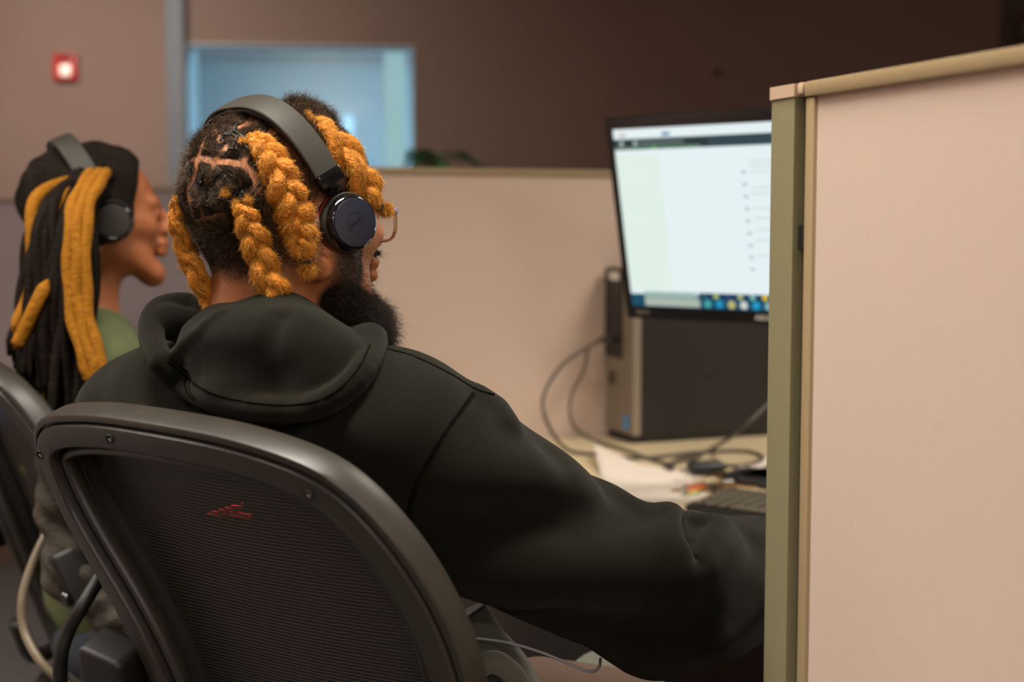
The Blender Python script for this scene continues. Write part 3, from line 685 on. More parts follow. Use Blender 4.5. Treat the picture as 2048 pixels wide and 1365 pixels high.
# potted plant behind the partition
pc = at(872, 330, 4.35)*np.array([1, 1, 0])
pt = thing('potted_plant', 'green leafy potted plant standing behind the beige partition', 'plant', W(pc))
obj('pot', MB().lathe([(.02, .0), (.13, 0), (.17, .30), (.178, .31), (.17, .32), (.15, .32), (.145, .28), (.01, .28)], lambda q: W(q+pc), 28).out(), M['pot'], pt)
obj('stem', MB().tube(catmull([pc+np.array([0, 0, .27]), pc+np.array([.02, .02, .7]), pc+np.array([-.02, 0, 1.43])], 20), .012, 8).out(), M['skirting'], pt, space='C')
for k in range(46):
    an = RNG.uniform(0, 2*PI); b0 = pc+np.array([RNG.normal()*.015, RNG.normal()*.015, RNG.uniform(1.12, 1.44)])
    d = np.array([math.cos(an), math.sin(an), RNG.uniform(.0, .7)]); d = unit(d); L = RNG.uniform(.13, .24); s = unit(np.cross(d, (0, 0, 1))); n = 9; v = []
    for i in range(n):
        t = i/(n-1); c = b0+d*L*t+np.array([0, 0, -.10*t*t]); wd = .022*math.sin(PI*min(1, t*.93+.05))**.8
        v += [c-s*wd+np.array([0, 0, .004]), c+np.array([0, 0, -.002]), c+s*wd+np.array([0, 0, .004])]
    v = np.array(v); f = [(3*i+j, 3*i+j+1, 3*i+4+j, 3*i+3+j) for i in range(n-1) for j in range(2)]
    m = len(v); f += [tuple(x+m for x in q_[::-1]) for q_ in f]; v = np.concatenate([v, v-np.array([0, 0, .0008])])
    obj('leaf', (v, f), M['leaf'], pt, space='C')
#@@CHAIR
# ================================================================== TASK CHAIR
CPSI, CRHO, CCUR = math.radians(31), math.radians(20), .6
cP = at(430, 1000, 1.25); cF = np.array([math.sin(CPSI), math.cos(CPSI), 0]); cR = np.array([math.cos(CPSI), -math.sin(CPSI), 0])
cRoot = (cP-cR*.045+cF*.36)*np.array([1, 1, 0])
P0L = np.array([.045, -.36, cP[2]]); TL_ = np.array([0, -math.sin(CRHO), math.cos(CRHO)]); NL_ = np.array([0, math.cos(CRHO), math.sin(CRHO)])
def S(s, t, n):  # backrest surface, chair frame: s across, t up, n towards the rear
    s = np.asarray(s, float); t = np.asarray(t, float); n = np.asarray(n, float)
    return P0L+s[..., None]*np.array([1.0, 0, 0])+t[..., None]*TL_+(CCUR*s*s-n)[..., None]*NL_
def c2l(p):  # C frame -> chair frame
    q = np.asarray(p, float)-cRoot; return np.stack([q @ cR, q @ cF, q[..., 2]], -1)
outl = [(-.192, -.30), (-.196, -.26), (-.202, -.225), (-.214, -.19), (-.232, -.155), (-.254, -.12), (-.276, -.085), (-.290, -.045), (-.294, -.005), (-.281, .022), (-.245, .042), (-.203, .054), (-.139, .065), (-.062, .068), (.013, .064), (.065, .054), (.104, .041), (.133, .023), (.157, -.006), (.179, -.045), (.193, -.081), (.202, -.115), (.208, -.154), (.209, -.20), (.204, -.27), (.192, -.36), (.168, -.45), (.11, -.505), (.02, -.52), (-.09, -.515), (-.155, -.47), (-.180, -.39)]
oc = np.array(outl); NB = 200
ext = np.vstack([oc[-3:], oc, oc[:3]]); cc = catmull(ext, 4000)
L0 = len(ext)-1; i0, i1 = int(4000*3/L0), int(4000*(3+len(oc))/L0); cc = cc[i0:i1]
dl = np.r_[0, np.cumsum(np.linalg.norm(np.diff(np.vstack([cc, cc[:1]]), axis=0), axis=1))]; ccx = np.vstack([cc, cc[:1]])
tt = np.linspace(0, dl[-1], NB, endpoint=False); loop0 = np.stack([np.interp(tt, dl, ccx[:, 0]), np.interp(tt, dl, ccx[:, 1])], 1)
for _ in range(6): loop0 = (np.roll(loop0, 1, 0)+2*loop0+np.roll(loop0, -1, 0))/4
def inset(lp, w):
    t = np.roll(lp, -1, 0)-np.roll(lp, 1, 0); t /= np.linalg.norm(t, axis=1)[:, None]; n = np.stack([t[:, 1], -t[:, 0]], 1)
    if (n*(lp.mean(0)-lp)).sum() < 0: n = -n
    q = lp+n*w
    for _ in range(int(w*300)): q = (np.roll(q, 1, 0)+2*q+np.roll(q, -1, 0))/4
    return q
def ringsweep(prof):
    v = []; f = []; m = len(prof)
    for wd, n in prof: q = inset(loop0, wd); v.append(S(q[:, 0], q[:, 1], np.full(NB, n)))
    for i in range(m):
        j = (i+1) % m
        for k in range(NB): f.append((i*NB+k, i*NB+(k+1) % NB, j*NB+(k+1) % NB, j*NB+k))
    return np.concatenate(v), f
def fixn(vf):
    bm = bmesh.new(); vs = [bm.verts.new(x) for x in vf[0]]
    for q in vf[1]:
        try: bm.faces.new([vs[i] for i in q])
        except ValueError: pass
    bmesh.ops.recalc_face_normals(bm, faces=bm.faces); bm.verts.index_update()
    r = (np.array([x.co[:] for x in bm.verts]), [[q.index for q in p.verts] for p in bm.faces]); bm.free(); return r
def pellicle_mat():
    m = bpy.data.materials.new('chair_mesh_fabric'); m.use_nodes = True; nt = m.node_tree; b = nt.nodes['Principled BSDF']; N = nt.nodes.new; L = nt.links.new
    uv = N('ShaderNodeUVMap'); uv.uv_map = 'UVMap'; sp = N('ShaderNodeSeparateXYZ'); L(uv.outputs[0], sp.inputs[0])
    def wave(sock, per, ph=0.0):
        a = N('ShaderNodeMath'); a.operation = 'MULTIPLY_ADD'; a.inputs[1].default_value = 2*PI/per; a.inputs[2].default_value = ph; L(sock, a.inputs[0])
        s = N('ShaderNodeMath'); s.operation = 'SINE'; L(a.outputs[0], s.inputs[0]); return s.outputs[0]
    nz = N('ShaderNodeTexNoise'); nz.inputs['Scale'].default_value = 60; L(uv.outputs[0], nz.inputs['Vector'])
    of = N('ShaderNodeMath'); of.operation = 'MULTIPLY_ADD'; of.inputs[1].default_value = .0022; L(nz.outputs['Fac'], of.inputs[0]); L(sp.outputs['Y'], of.inputs[2])
    r = wave(of.outputs[0], .0040); c = wave(sp.outputs['X'], .0029)
    cr = N('ShaderNodeMapRange'); L(r, cr.inputs['Value']); cr.inputs['From Min'].default_value = .0; cr.inputs['From Max'].default_value = .8
    cc_ = N('ShaderNodeMapRange'); L(c, cc_.inputs['Value']); cc_.inputs['From Min'].default_value = .1; cc_.inputs['From Max'].default_value = .9
    ml = N('ShaderNodeMath'); ml.operation = 'MULTIPLY'; L(cr.outputs[0], ml.inputs[0]); L(cc_.outputs[0], ml.inputs[1])
    mx = N('ShaderNodeMix'); mx.data_type = 'RGBA'; L(ml.outputs[0], mx.inputs['Factor']); mx.inputs['A'].default_value = (*lin(15, 14, 13), 1); mx.inputs['B'].default_value = (*lin(104, 92, 70), 1)
    L(mx.outputs['Result'], b.inputs['Base Color']); b.inputs['Roughness'].default_value = .6
    al = N('ShaderNodeMapRange'); L(r, al.inputs['Value']); al.inputs['From Min'].default_value = -1; al.inputs['From Max'].default_value = -.75; al.inputs['To Min'].default_value = .25; al.inputs['To Max'].default_value = 1
    L(al.outputs[0], b.inputs['Alpha']); return m
PEL = pellicle_mat()
M['gap_black'] = mat('black_gap_ring', lin(10, 9, 9), .85)  # black for the ring between inner rim and mesh
def make_chair():
    rz = -CPSI-TURN
    root = thing('task_chair', 'black mesh back office chair in front, behind the person in the black hoodie', 'chair', W(cRoot), rz, 'mesh back office chairs')
    L = dict(parent=root, space='L')
    prof = [(.0005, -.034), (-.0015, -.030), (-.0022, -.018), (-.0020, -.006), (-.0010, -.0025), (.0010, -.0012), (.0048, -.0012), (.0056, -.0020), (.0060, -.0062), (.0080, -.0066), (.0084, -.0015), (.0095, .0006), (.0115, .0012), (.022, .0016), (.0300, .0006), (.0318, -.0010), (.0328, -.0040), (.0340, -.012), (.0345, -.022), (.030, -.033), (.012, -.036)]
    obj('back_frame', fixn(ringsweep(prof)), M['chair_frame'], auto=38, **L)
    prof = [(.0335, -.024), (.0355, -.016), (.039, -.0105), (.0425, -.0095), (.0455, -.012), (.047, -.018), (.0465, -.028), (.036, -.032)]
    obj('inner_rim', fixn(ringsweep(prof)), M['chair_frame'], **L)
    obj('mesh_surround', fixn(ringsweep([(.0460, -.0285), (.0455, -.058), (.0425, -.058), (.0420, -.0325)])), M['gap_black'], **L)
    # suspension mesh: rings from the inner rim to the middle
    q0 = inset(loop0, .0445); cen = np.array([-.045, -.19]); v = []; uvs = []; n = 26
    for i in range(n):
        k = 1-(i/(n-1))**1.0*.999; q = cen+(q0-cen)*k; dep = -.050-.010*(1-k*k)
        v.append(S(q[:, 0], q[:, 1], np.full(NB, dep))); uvs.append(q)
    v = np.concatenate(v); uvs = np.concatenate(uvs)
    f = [(i*NB+k, i*NB+(k+1) % NB, (i+1)*NB+(k+1) % NB, (i+1)*NB+k) for i in range(n-1) for k in range(NB)]
    o = obj('back_mesh', (v, f), PEL, **L); uvl = o.data.uv_layers.new(name='UVMap')
    li = np.empty(len(o.data.loops), np.int32); o.data.loops.foreach_get('vertex_index', li); uvl.data.foreach_set('uv', uvs[li].astype(np.float32).ravel())
    # screws in the frame
    fr = [((218, 878), .019), ((617, 998), .021), ((71, 912), .016)]
    for (px, py), wd in fr:
        # nearest loop position by projecting
        q = inset(loop0, wd); P = S(q[:, 0], q[:, 1], np.full(NB, .0024)); C_ = cRoot+P[:, :1]*cR+P[:, 1:2]*cF+P[:, 2:]*np.array([0, 0, 1.0])
        d = C_[:, 1]*math.cos(PITCH)-(C_[:, 2]-CAMZ)*math.sin(PITCH); up = C_[:, 1]*math.sin(PITCH)+(C_[:, 2]-CAMZ)*math.cos(PITCH)
        pr = np.stack([1024+FPX*C_[:, 0]/d, 682.5-FPX*up/d], 1); i = np.argmin(((pr-np.array([px, py]))**2).sum(1))
        sc = obj('screw', MB().lathe([(.0052, -.001), (.0052, .0006), (.0040, .0012), (.0036, -.0005), (.0012, -.0012)], basis(P[i], (1, 0, 0), TL_, -NL_), 18).out(), M['chair_dark'], **L)
        obj('screw_head', MB().lathe([(.0026, -.0004), (.0024, .0006), (.0008, .0009)], basis(P[i]+NL_*.0002+TL_*-.001, (1, 0, 0), TL_, -NL_), 12).out(), M['steel'], parent=sc, space='L')
    # back support bracket and bolt, both sides
    for sx in (-1, 1):
        cs = -.045+sx*.178; o_ = S(cs-sx*0, -.245, .004)
        ax = unit(np.array([sx*.95, -.12, .25])); up = unit(TL_-ax*(TL_ @ ax)); nb_ = np.cross(ax, up)
        bk = obj('arm_bracket', MB().box((-.012, -.045, -.018), (.046, .032, .030), .009, basis(o_, ax, up, nb_ if nb_[1] < 0 else -nb_), 3).out(), M['chair_dark'], **L)
        rear = nb_ if nb_[1] < 0 else -nb_
        obj('bolt', MB().lathe([(.012, -.002), (.012, .006), (.009, .009), (.007, .005), (.002, .0045)], basis(o_+ax*.034-up*.030+rear*.030, ax, up, rear), 24).out(), M['plastic_gloss'], parent=bk, space='L')
        # arm tube and pad
        x = sx*.275
        a_ = np.array([[cs+.045+sx*.02, -.215, .58], [x*.98, -.16, .50], [x*1.12, -.07, .52], [x*1.14, .01, .62], [x*1.08, .05, .655]])
        obj('arm_tube', MB().tube(catmull(a_, 26), .014, 12).out(), M['chair_dark'], **L)
        pad = MB().box((x*1.06-.045, -.06, .655), (x*1.06+.045, .19, .688), .014, None, 3)
        obj('arm_pad', pad.out(), M['chair_dark'], **L)
    # spine, seat, tilt box, column, base, casters
    sp = [S(np.array(-.045), np.array(-.50), np.array(.0)), np.array([0, -.20, .44]), np.array([0, -.05, .40])]
    obj('back_spine', MB().tube(catmull(sp, 14), .028, 12, True, (1.0, 1.6)).out(), M['chair_dark'], **L)
    sf = MB(); a = np.linspace(0, 2*PI, 49)[:-1]
    sq = lambda t, e: np.sign(t)*np.abs(t)**e
    rim = np.stack([.255*sq(np.cos(a), .6), .22*sq(np.sin(a), .6)+.01, .455-.03*np.abs(np.cos(a))**2*0], 1); rim[:, 2] += np.where(rim[:, 1] > .15, -.02, 0)+.02*(rim[:, 0]/.25)**2
    rc = np.vstack([rim, rim[:1]]); v_, f_ = tube(rc, .018, 10, False); obj('seat_frame', (v_, f_), M['chair_frame'], **L)
    v = [np.array([0, .01, .435])]; f = []
    for k in (.33, .66, .97): v += list(np.array([0, .01, .435])+(rim-np.array([0, .01, .435]))*k)
    n = 48; f += [(0, 1+i, 1+(i+1) % n) for i in range(n)]+[(1+r*n+i, 1+(r+1)*n+i, 1+(r+1)*n+(i+1) % n, 1+r*n+(i+1) % n) for r in range(2) for i in range(n)]
    m0 = len(v); v = np.array(v); f += [tuple(x+m0 for x in q_[::-1]) for q_ in f]; v = np.concatenate([v, v-np.array([0, 0, .004])])
    obj('seat', (v, f), mat('seat_mesh', lin(40, 38, 34), .8), **L)
    obj('tilt_box', MB().box((-.09, -.10, .345), (.09, .12, .405), .02, None, 3).out(), M['chair_dark'], **L)
    obj('gas_column', MB().lathe([(.03, .10), (.03, .25), (.02, .252), (.02, .35)]).out(), M['plastic'], **L)
    obj('base_hub', MB().lathe([(.05, .075), (.055, .085), (.05, .12), (.035, .128)]).out(), M['chair_dark'], **L)
    for k in range(5):
        an = 2*PI*k/5+.3; d = np.array([math.cos(an), math.sin(an), 0])
        lg = obj('base_leg', MB().tube(catmull([d*.035+np.array([0, 0, .10]), d*.18+np.array([0, 0, .098]), d*.31+np.array([0, 0, .078])], 12), np.linspace(.024, .014, 12), 10, True, (1, 1.2)).out(), M['chair_dark'], **L)
        t_ = np.array([-d[1], d[0], 0])
        obj('caster', MB().lathe([(.006, -.024), (.026, -.024), (.03, -.02), (.03, -.004), (.012, -.003), (.012, .003), (.03, .004), (.03, .02), (.026, .024), (.006, .024)], basis(d*.315+np.array([0, 0, .031]), d, (0, 0, 1.0), t_), 20).out(), M['plastic'], parent=lg, space='L')
    return root
def copy_tree(o, parent=None):
    c = o.copy(); link(c)
    if parent is not None: c.parent = parent
    for ch in [x for x in CH if x.parent == o]: copy_tree(ch, c)
    return c
chair = make_chair()
CH = list(SC.collection.objects)
chair2 = copy_tree(chair)
F2a = math.radians(51); F2 = np.array([math.sin(F2a), math.cos(F2a), 0]); R2c = np.array([math.cos(F2a), -math.sin(F2a), 0])
mid2 = np.array([-.72, 1.95, 0])-R2c*.09-F2*.04
c2r = mid2+F2*.385
chair2.location = tuple(W(c2r)); chair2.rotation_euler = (0, 0, -F2a-TURN)
ROOTM[chair2.name] = Matrix.Translation(Vector(tuple(W(c2r)))) @ Matrix.Rotation(-F2a-TURN, 4, 'Z')
chair2['label'] = 'second mesh back office chair at the left edge, under the person with long locs'
#@@MAN
# ================================================================== PERSON IN THE BLACK HOODIE
YAW = .6997; ROLL = -.0397
hF = np.array([math.sin(YAW), math.cos(YAW), 0]); hR0 = np.array([math.cos(YAW), -math.sin(YAW), 0]); zU = np.array([0, 0, 1.0])
hR = hR0*math.cos(ROLL)-zU*math.sin(ROLL); hU = zU*math.cos(ROLL)+hR0*math.sin(ROLL)
HO = np.array([-.2301, 1.5225, 1.2226])-hF*.0096
HM = np.array([hR, hF, hU])
def Hd(*p): return np.asarray(p if len(p) == 3 else p[0], float) @ HM+HO
def toH(p): return (np.asarray(p)-HO) @ HM.T
def head_fn():   # head-local coordinates
    c = capsule; e = ellip
    parts = [(e((0, -.016, .037), (.0725, .106, .081)), 0), (e((0, .024, .040), (.060, .057, .058)), .03), (e((0, .048, -.022), (.051, .050, .072)), .03)]
    for s in (-1, 1):
        parts += [(c((s*.050, .006, -.040), (s*.020, .086, -.094), .020, .016), .03), (c((s*.036, .072, -.012), (s*.046, .046, -.006), .019, .019), .02), (c((s*.012, .096, .031), (s*.040, .082, .030), .008, .009), .015), (c((s*.058, .01, -.02), (s*.058, .01, -.05), .018), .03)]
    parts += [(c((0, .090, -.097), (0, .094, -.100), .018), .025), (c((0, .098, .026), (0, .124, -.010), .007, .0110), .012), (c((-.012, .112, -.017), (.012, .112, -.017), .010), .008), (c((0, .102, -.022), (0, .103, -.042), .013, .013), .01),
              (c((-.018, .104, -.043), (0, .111, -.042), .007, .0085), .008), (c((.018, .104, -.043), (0, .111, -.042), .007, .0085), .008), (c((-.016, .103, -.057), (0, .109, -.057), .007, .009), .006), (c((.016, .103, -.057), (0, .109, -.057), .007, .009), .006)]
    u = union(parts); eye = [ellip((s*.031, .106, .012), (.017, .012, .011)) for s in (-1, 1)]; ball = [ellip((s*.031, .087, .012), (.0125, .0125, .0125)) for s in (-1, 1)]
    ears = []
    for s in (-1, 1):
        P = [(s*.066, .000, -.036), (s*.072, -.022, -.048), (s*.078, -.036, -.038), (s*.076, -.034, -.010), (s*.072, -.016, .014), (s*.068, -.008, .022), (s*.066, .004, .016)]
        ears += [poly_tube(np.array(P), [.006, .010, .0065, .0045, .004, .004, .004]), ellip((s*.067, -.010, -.008), (.006, .014, .026))]
    def g(p):
        d = u(p)
        for q in eye: d = smax(d, -q(p), .008)
        for q in ball: d = smin(d, q(p), .002)
        for q in ears: d = smin(d, q(p), .006)
        return d
    return g
headL = head_fn()
neck = capsule(Hd(0, -.030, -.035), np.array([-.272, 1.495, 1.03]), .055, .064)
neck2 = capsule(Hd(0, .012, -.085), np.array([-.235, 1.53, 1.04]), .035, .045)
def head_C(p):
    d = headL(toH(p)); d = smin(d, neck(p), .035); return smin(d, neck2(p), .03)
# body frame
BY = math.radians(35); bF = np.array([math.sin(BY), math.cos(BY), 0]); bR = np.array([math.cos(BY), -math.sin(BY), 0]); B0 = np.array([-.262, 1.505, 1.08])
BM = np.array([bR, bF, zU])
def Bd(r, f, u): return np.array([r, f, u]) @ BM+B0
SHR, SHL = Bd(.185, .0, -.085), Bd(-.185, 0, -.085)
ELR = at(1372, 1185, 1.48); WRR = np.array([.365, 1.735, .815])
ELL = Bd(-.27, .16, -.31); WRL = Bd(-.03, .36, -.285)
KNR, KNL = Bd(.13, .50, -.50), Bd(-.13, .50, -.50); HPR, HPL = Bd(.09, .17, -.52), Bd(-.09, .17, -.52)
FTR, FTL = Bd(.14, .42, -.98), Bd(-.14, .40, -.98)
def hand_parts(wr, fwd, pal, side, curl):
    """palm normal pal points down; side = direction towards the thumb"""
    fwd = unit(fwd); side = unit(side-fwd*(side @ fwd)); dn = unit(np.cross(fwd, side)); dn = dn if dn @ pal > 0 else -dn
    P = [(capsule(wr-fwd*.02, wr+fwd*.02, .026, .024), .02)]
    for i, (o, L) in enumerate(((.030, .072), (.010, .080), (-.010, .074), (-.029, .060))):
        k = wr+fwd*.088+side*o; P.append((capsule(wr+fwd*.02+side*o*.5, k, .016, .0125), .012))
        a = curl*(1+.12*i); p0 = k; ang = a*.5
        for j, fr in enumerate((.46, .30, .24)):
            d = fwd*math.cos(ang)+dn*math.sin(ang); p1 = p0+d*L*fr; P.append((capsule(p0, p1, .0098-.001*j, .009-.001*j), .003)); p0 = p1; ang += a
    t0 = wr+fwd*.03+side*.026; t1 = t0+unit(side*.8+fwd*.75+dn*.3)*.038; t2 = t1+unit(side*.35+fwd+dn*.3)*.032; t3 = t2+unit(fwd+dn*.2)*.024
    P += [(capsule(wr+fwd*.01, t0, .018, .015), .015), (capsule(t0, t1, .014, .0115), .008), (capsule(t1, t2, .0110, .0100), .003), (capsule(t2, t3, .010, .0085), .002)]
    return union(P)
fr_ = unit(WRR-ELR); HRf = unit(np.array([.35, .93, -.28]))
hR_ = hand_parts(WRR+fr_*.02, HRf, np.array([0, 0, -1.0]), np.array([-.9, .4, 0]), .32)
fl_ = unit(WRL-ELL); hL_ = hand_parts(WRL+fl_*.02, unit(fl_+np.array([0, .2, -.15])), np.array([0, 0, -1.0]), np.array([.2, .9, 0.2]), .45)
bodyU = union([(ellip(Bd(0, .0, -.18), (.165, .095, .17), BM), 0), (capsule(Bd(-.14, 0, -.08), Bd(.14, 0, -.08), .055), .05), (ellip(Bd(0, .09, -.38), (.15, .105, .17), BM), .06), (ellip(Bd(0, .15, -.52), (.16, .12, .09), BM), .06),
    (capsule(SHR, ELR, .050, .040), .03), (capsule(ELR, WRR, .040, .027), .01), (capsule(SHL, ELL, .050, .040), .03), (capsule(ELL, WRL, .040, .027), .01),
    (capsule(HPR, KNR, .075, .052), .04), (capsule(HPL, KNL, .075, .052), .04), (capsule(KNR, FTR+np.array([0, 0, .02]), .05, .034), .01), (capsule(KNL, FTL+np.array([0, 0, .02]), .05, .034), .01)])
def chair_gap(p):   # >0 behind the chair's mesh: the back is pressed flat by it
    r = c2l(p)-P0L; t = r @ TL_; n = r @ NL_-CCUR*np.clip(r[:, 0], -.35, .35)**2
    return .067-n-.35*np.clip(t-.035, 0, 1)*4-np.maximum(np.abs(r[:, 0]+.045)-.22, 0)*2
print('head'); import time; T0 = time.time()
hv, hf = nets(head_C, (-.36, 1.36, 1.06), (-.08, 1.72, 1.39), .0028, 2)
bv, bf = nets(lambda p: smax(smin(bodyU(p), neck(p), .03), chair_gap(p)+.022, .02), (-.75, 1.25, .05), (.55, 2.15, 1.10), .012, 1)
h1v, h1f = nets(hR_, WRR-.08, WRR+np.array([.2, .24, .1]), .0035, 1)
h2v, h2f = nets(hL_, WRL-np.array([.12, .12, .12]), WRL+np.array([.25, .2, .1]), .0035, 1)
print('meshed', time.time()-T0, len(hv), len(bv))
man = thing('person', 'person in a black hoodie and black headset, golden braids, seen from behind at the desk', 'person', W(Bd(0, .09, 0)*np.array([1, 1, 0])))
skin_v, skin_f = join((hv, hf), (bv, bf), (h1v, h1f), (h2v, h2f))
skin = obj('body', (skin_v, skin_f), M['skin'], man, space='C')
# ---------------------------------------------------------------- scalp: partings and stubble
S18 = lambda L, ox, oy, k: [(ox+x/k, oy+y/k) for x, y in L]
PARTS = [S18([(760, 215), (700, 260), (560, 370), (500, 430), (440, 530), (390, 650), (360, 745)], 330, 180, 5.46),
    S18([(215, 815), (300, 770), (400, 755), (530, 775), (680, 790), (830, 810), (930, 880), (990, 970), (1010, 1060), (960, 1110)], 330, 180, 5.46),
    S18([(350, 760), (340, 880), (310, 970), (260, 1050), (250, 1150), (262, 1220)], 330, 180, 5.46), S18([(310, 90), (330, 200), (350, 300), (380, 340), (450, 320), (580, 290), (690, 255)], 320, 380, 5.25),
    S18([(700, 600), (600, 690), (560, 740), (540, 830), (520, 930), (450, 990)], 330, 180, 5.46), S18([(405, 70), (420, 100), (430, 200), (460, 300)], 320, 380, 5.25),
    S18([(960, 300), (900, 390), (790, 410), (700, 405)], 330, 180, 5.46), S18([(880, 255), (1080, 310), (1230, 400), (1320, 500), (1420, 620), (1500, 700)], 330, 180, 5.46), S18([(1230, 400), (1140, 510)], 330, 180, 5.46),
    S18([(830, 810), (905, 710)], 330, 180, 5.46), S18([(260, 1195), (330, 1195)], 330, 180, 5.46), S18([(610, 560), (540, 450), (500, 440)], 330, 180, 5.46)]
PART3 = [onto(head_C, P, 0.0) for P in PARTS]
pw = [.0045, .0048, .0045, .0042, .0041, .0040, .0056, .0085, .0062, .0050, .0038, .0038]
def part_mask(p):   # 1 away from partings, 0 on them
    m = np.ones(len(p))
    for P, wd in zip(PART3, pw):
        d = seg_dist(p, [P]); m = np.minimum(m, np.clip((d-wd*.55)/(wd*.9), 0, 1))
    return m
def ss(x, a, b): t = np.clip((x-a)/(b-a), 0, 1); return t*t*(3-2*t)
def scalp_mask(p):
    q = toH(p); r, f, u = np.abs(q[:, 0]), q[:, 1], q[:, 2]
    nape = ss(u+.006*np.sin(q[:, 0]*60), -.064, -.030); front = ss(f-.25*(u-.06), .085, .070)
    earz = 1-ss(f, -.045, -.015)*(1-ss(u, .012, .035))*(r > .045)     # no hair around ear and below
    return nape*front*earz
def side_fade(p):   # tight fade above and behind the ears
    q = toH(p); return ss(np.abs(q[:, 0]), .036, .056)*(1-ss(q[:, 2], .070, .098))*ss(q[:, 1], -.105, -.07)
hm = scalp_mask(hv)
st = hm*(.45+.55*part_mask(hv))*(1-.5*side_fade(hv))
st = np.where(part_mask(hv) < .5, st*.3, st)
qn = toH(hv)
# beard stubble zone on the jaw
jawm = (1-.85*ss(qn[:, 1], .030, .055)*ss(qn[:, 2], -.092, -.070))*ss(qn[:, 2], -.012, -.04)*ss(qn[:, 1], -.02, .0)*ss(-qn[:, 1]-qn[:, 2]*.8, -.118, -.055)
st = np.maximum(st, jawm*.9)
at_ = skin.data.attributes.new('stubble', 'FLOAT', 'POINT'); arr = np.zeros(len(skin_v), np.float32); arr[:len(hv)] = st; at_.data.foreach_set('value', arr)
# hair shell with bumps
def vnoise(p, s, seed=0):
    k = RNG2.normal(size=(10, 3))*s; ph = RNG2.uniform(0, 2*PI, 10); return np.sin(p @ k.T+ph).mean(1)*1.6
RNG2 = np.random.default_rng(11)
gr_h = grad(head_C, hv); pm = part_mask(hv); sf = side_fade(hv)
low = 1-ss(qn[:, 2], -.045, -.005)          # nape hair is short
th = hm*pm*(.0026-.0026*low-.0026*sf)*(1+.15*vnoise(hv, 160))
th = np.where(th > .0006, th, -.0015)
sv = hv+gr_h*th[:, None]+gr_h*(np.maximum(th, 0)*.1*vnoise(hv, 700))[:, None]
keep = (th[hf] > 0).any(1); fk = hf[keep]; us = np.unique(fk); mp_ = -np.ones(len(hv), int); mp_[us] = np.arange(len(us))
shell = (sv[us], mp_[fk]); sth = th[us]
hair = obj('hair', shell, M['dark_core'], man, space='C', label='short dark hair parted into sections')
# dark hairs lying over the sections, gathered towards their knots
pts = mesh_sample(hv, hf, 640000); m_ = scalp_mask(pts); pmk = part_mask(pts); sfk = side_fade(pts); qs = toH(pts)
pr = m_*np.where(pmk > .15, .3+.7*pmk, .07)*(1-.45*sfk)*(.5+.5*ss(qs[:, 2], -.06, -.02)); k_ = RNG.random(len(pts)) < pr*.62*np.where(toH(pts)[:, 0] < -.03, .45, 1)
pts = pts[k_]; sfk = sfk[k_]; qs = qs[k_]; g_ = grad(head_C, pts)
KN = onto(head_C, [(452, 258), (500, 262), (470, 290), (430, 300), (497, 300), (447, 372), (480, 345), (500, 405), (400, 400), (428, 400), (520, 330), (360, 395), (520, 290), (420, 345)], .006)
dd = np.linalg.norm(pts[:, None]-KN[None], axis=2); ki = dd.argmin(1); dv = KN[ki]-pts; dn_ = dd.min(1)
dv = dv/(dn_[:, None]+1e-6); dv -= g_*(dv*g_).sum(1)[:, None]
w_ = np.exp(-dn_/.05)[:, None]; lowm = (1-ss(qs[:, 2], -.05, 0))
D = g_*(.30+.1*sfk[:, None])+dv*1.5*w_*(1-lowm[:, None])+RNG.normal(size=pts.shape)*.30-zU*(.5*lowm[:, None])
Ln = (.0075+.006*RNG.random(len(pts)))*(1-.70*sfk)*(1-.72*lowm)*(.3+.7*m_[k_])*(1-.5*ss(toH(pts)[:, 1], -.03, .03))*(.35+.65*part_mask(pts)*np.clip(seg_dist(pts, PART3)/.012, .6, 1))
obj('hair_strands', strands(pts+g_*.001, D, Ln, .00022, 4, np.minimum(.0012, Ln*.11), 1.4), M['dark_hair'], hair, space='C')
# hair cords, knots and twists over the sections
CORDS = [[(437, 266), (445, 248), (452, 240)], [(467, 264), (475, 246), (484, 232)], [(492, 262), (500, 253), (512, 250), (515, 244)], [(465, 300), (467, 288), (476, 270)], [(440, 282), (446, 272), (460, 268), (474, 274)], [(448, 270), (466, 262), (482, 270), (492, 280)],
    [(450, 350), (446, 366), (438, 379)], [(486, 382), (480, 392), (474, 400)], [(521, 362), (518, 372), (505, 388), (492, 404)], [(405, 345), (400, 357), (401, 368)], [(396, 385), (392, 398), (393, 412)], [(402, 350), (398, 362), (396, 378)], [(487, 276), (497, 270), (508, 272)], [(484, 286), (494, 296), (504, 300)],
    [(460, 300), (467, 292), (475, 300)], [(425, 405), (440, 396), (455, 402), (470, 410)], [(455, 412), (475, 406), (492, 412)], [(360, 392), (364, 376), (376, 352)], [(350, 400), (356, 384), (366, 370)], [(372, 345), (380, 300), (392, 285)], [(398, 270), (410, 255), (424, 240)]]
mb_i = 0
for c_ in CORDS:
    P = onto(head_C, c_, .0072); P = catmull(P, 24); n = len(P); T_, A_2, B_2 = frames(P)
    for k in range(2):
        an = np.linspace(0, PI*2.5, n)+PI*k; Q = P+(A_2*np.cos(an)[:, None]+B_2*np.sin(an)[:, None])*.0007
        if k == 0: va, fa_ = tube(Q, .0010, 6)
        else: vb, fb_ = tube(Q, .0009, 6)
    obj('twisted_cord', (np.concatenate([va, vb]), list(fa_)+[tuple(i+len(va) for i in q) for q in fb_]), M['cord'], hair, space='C')
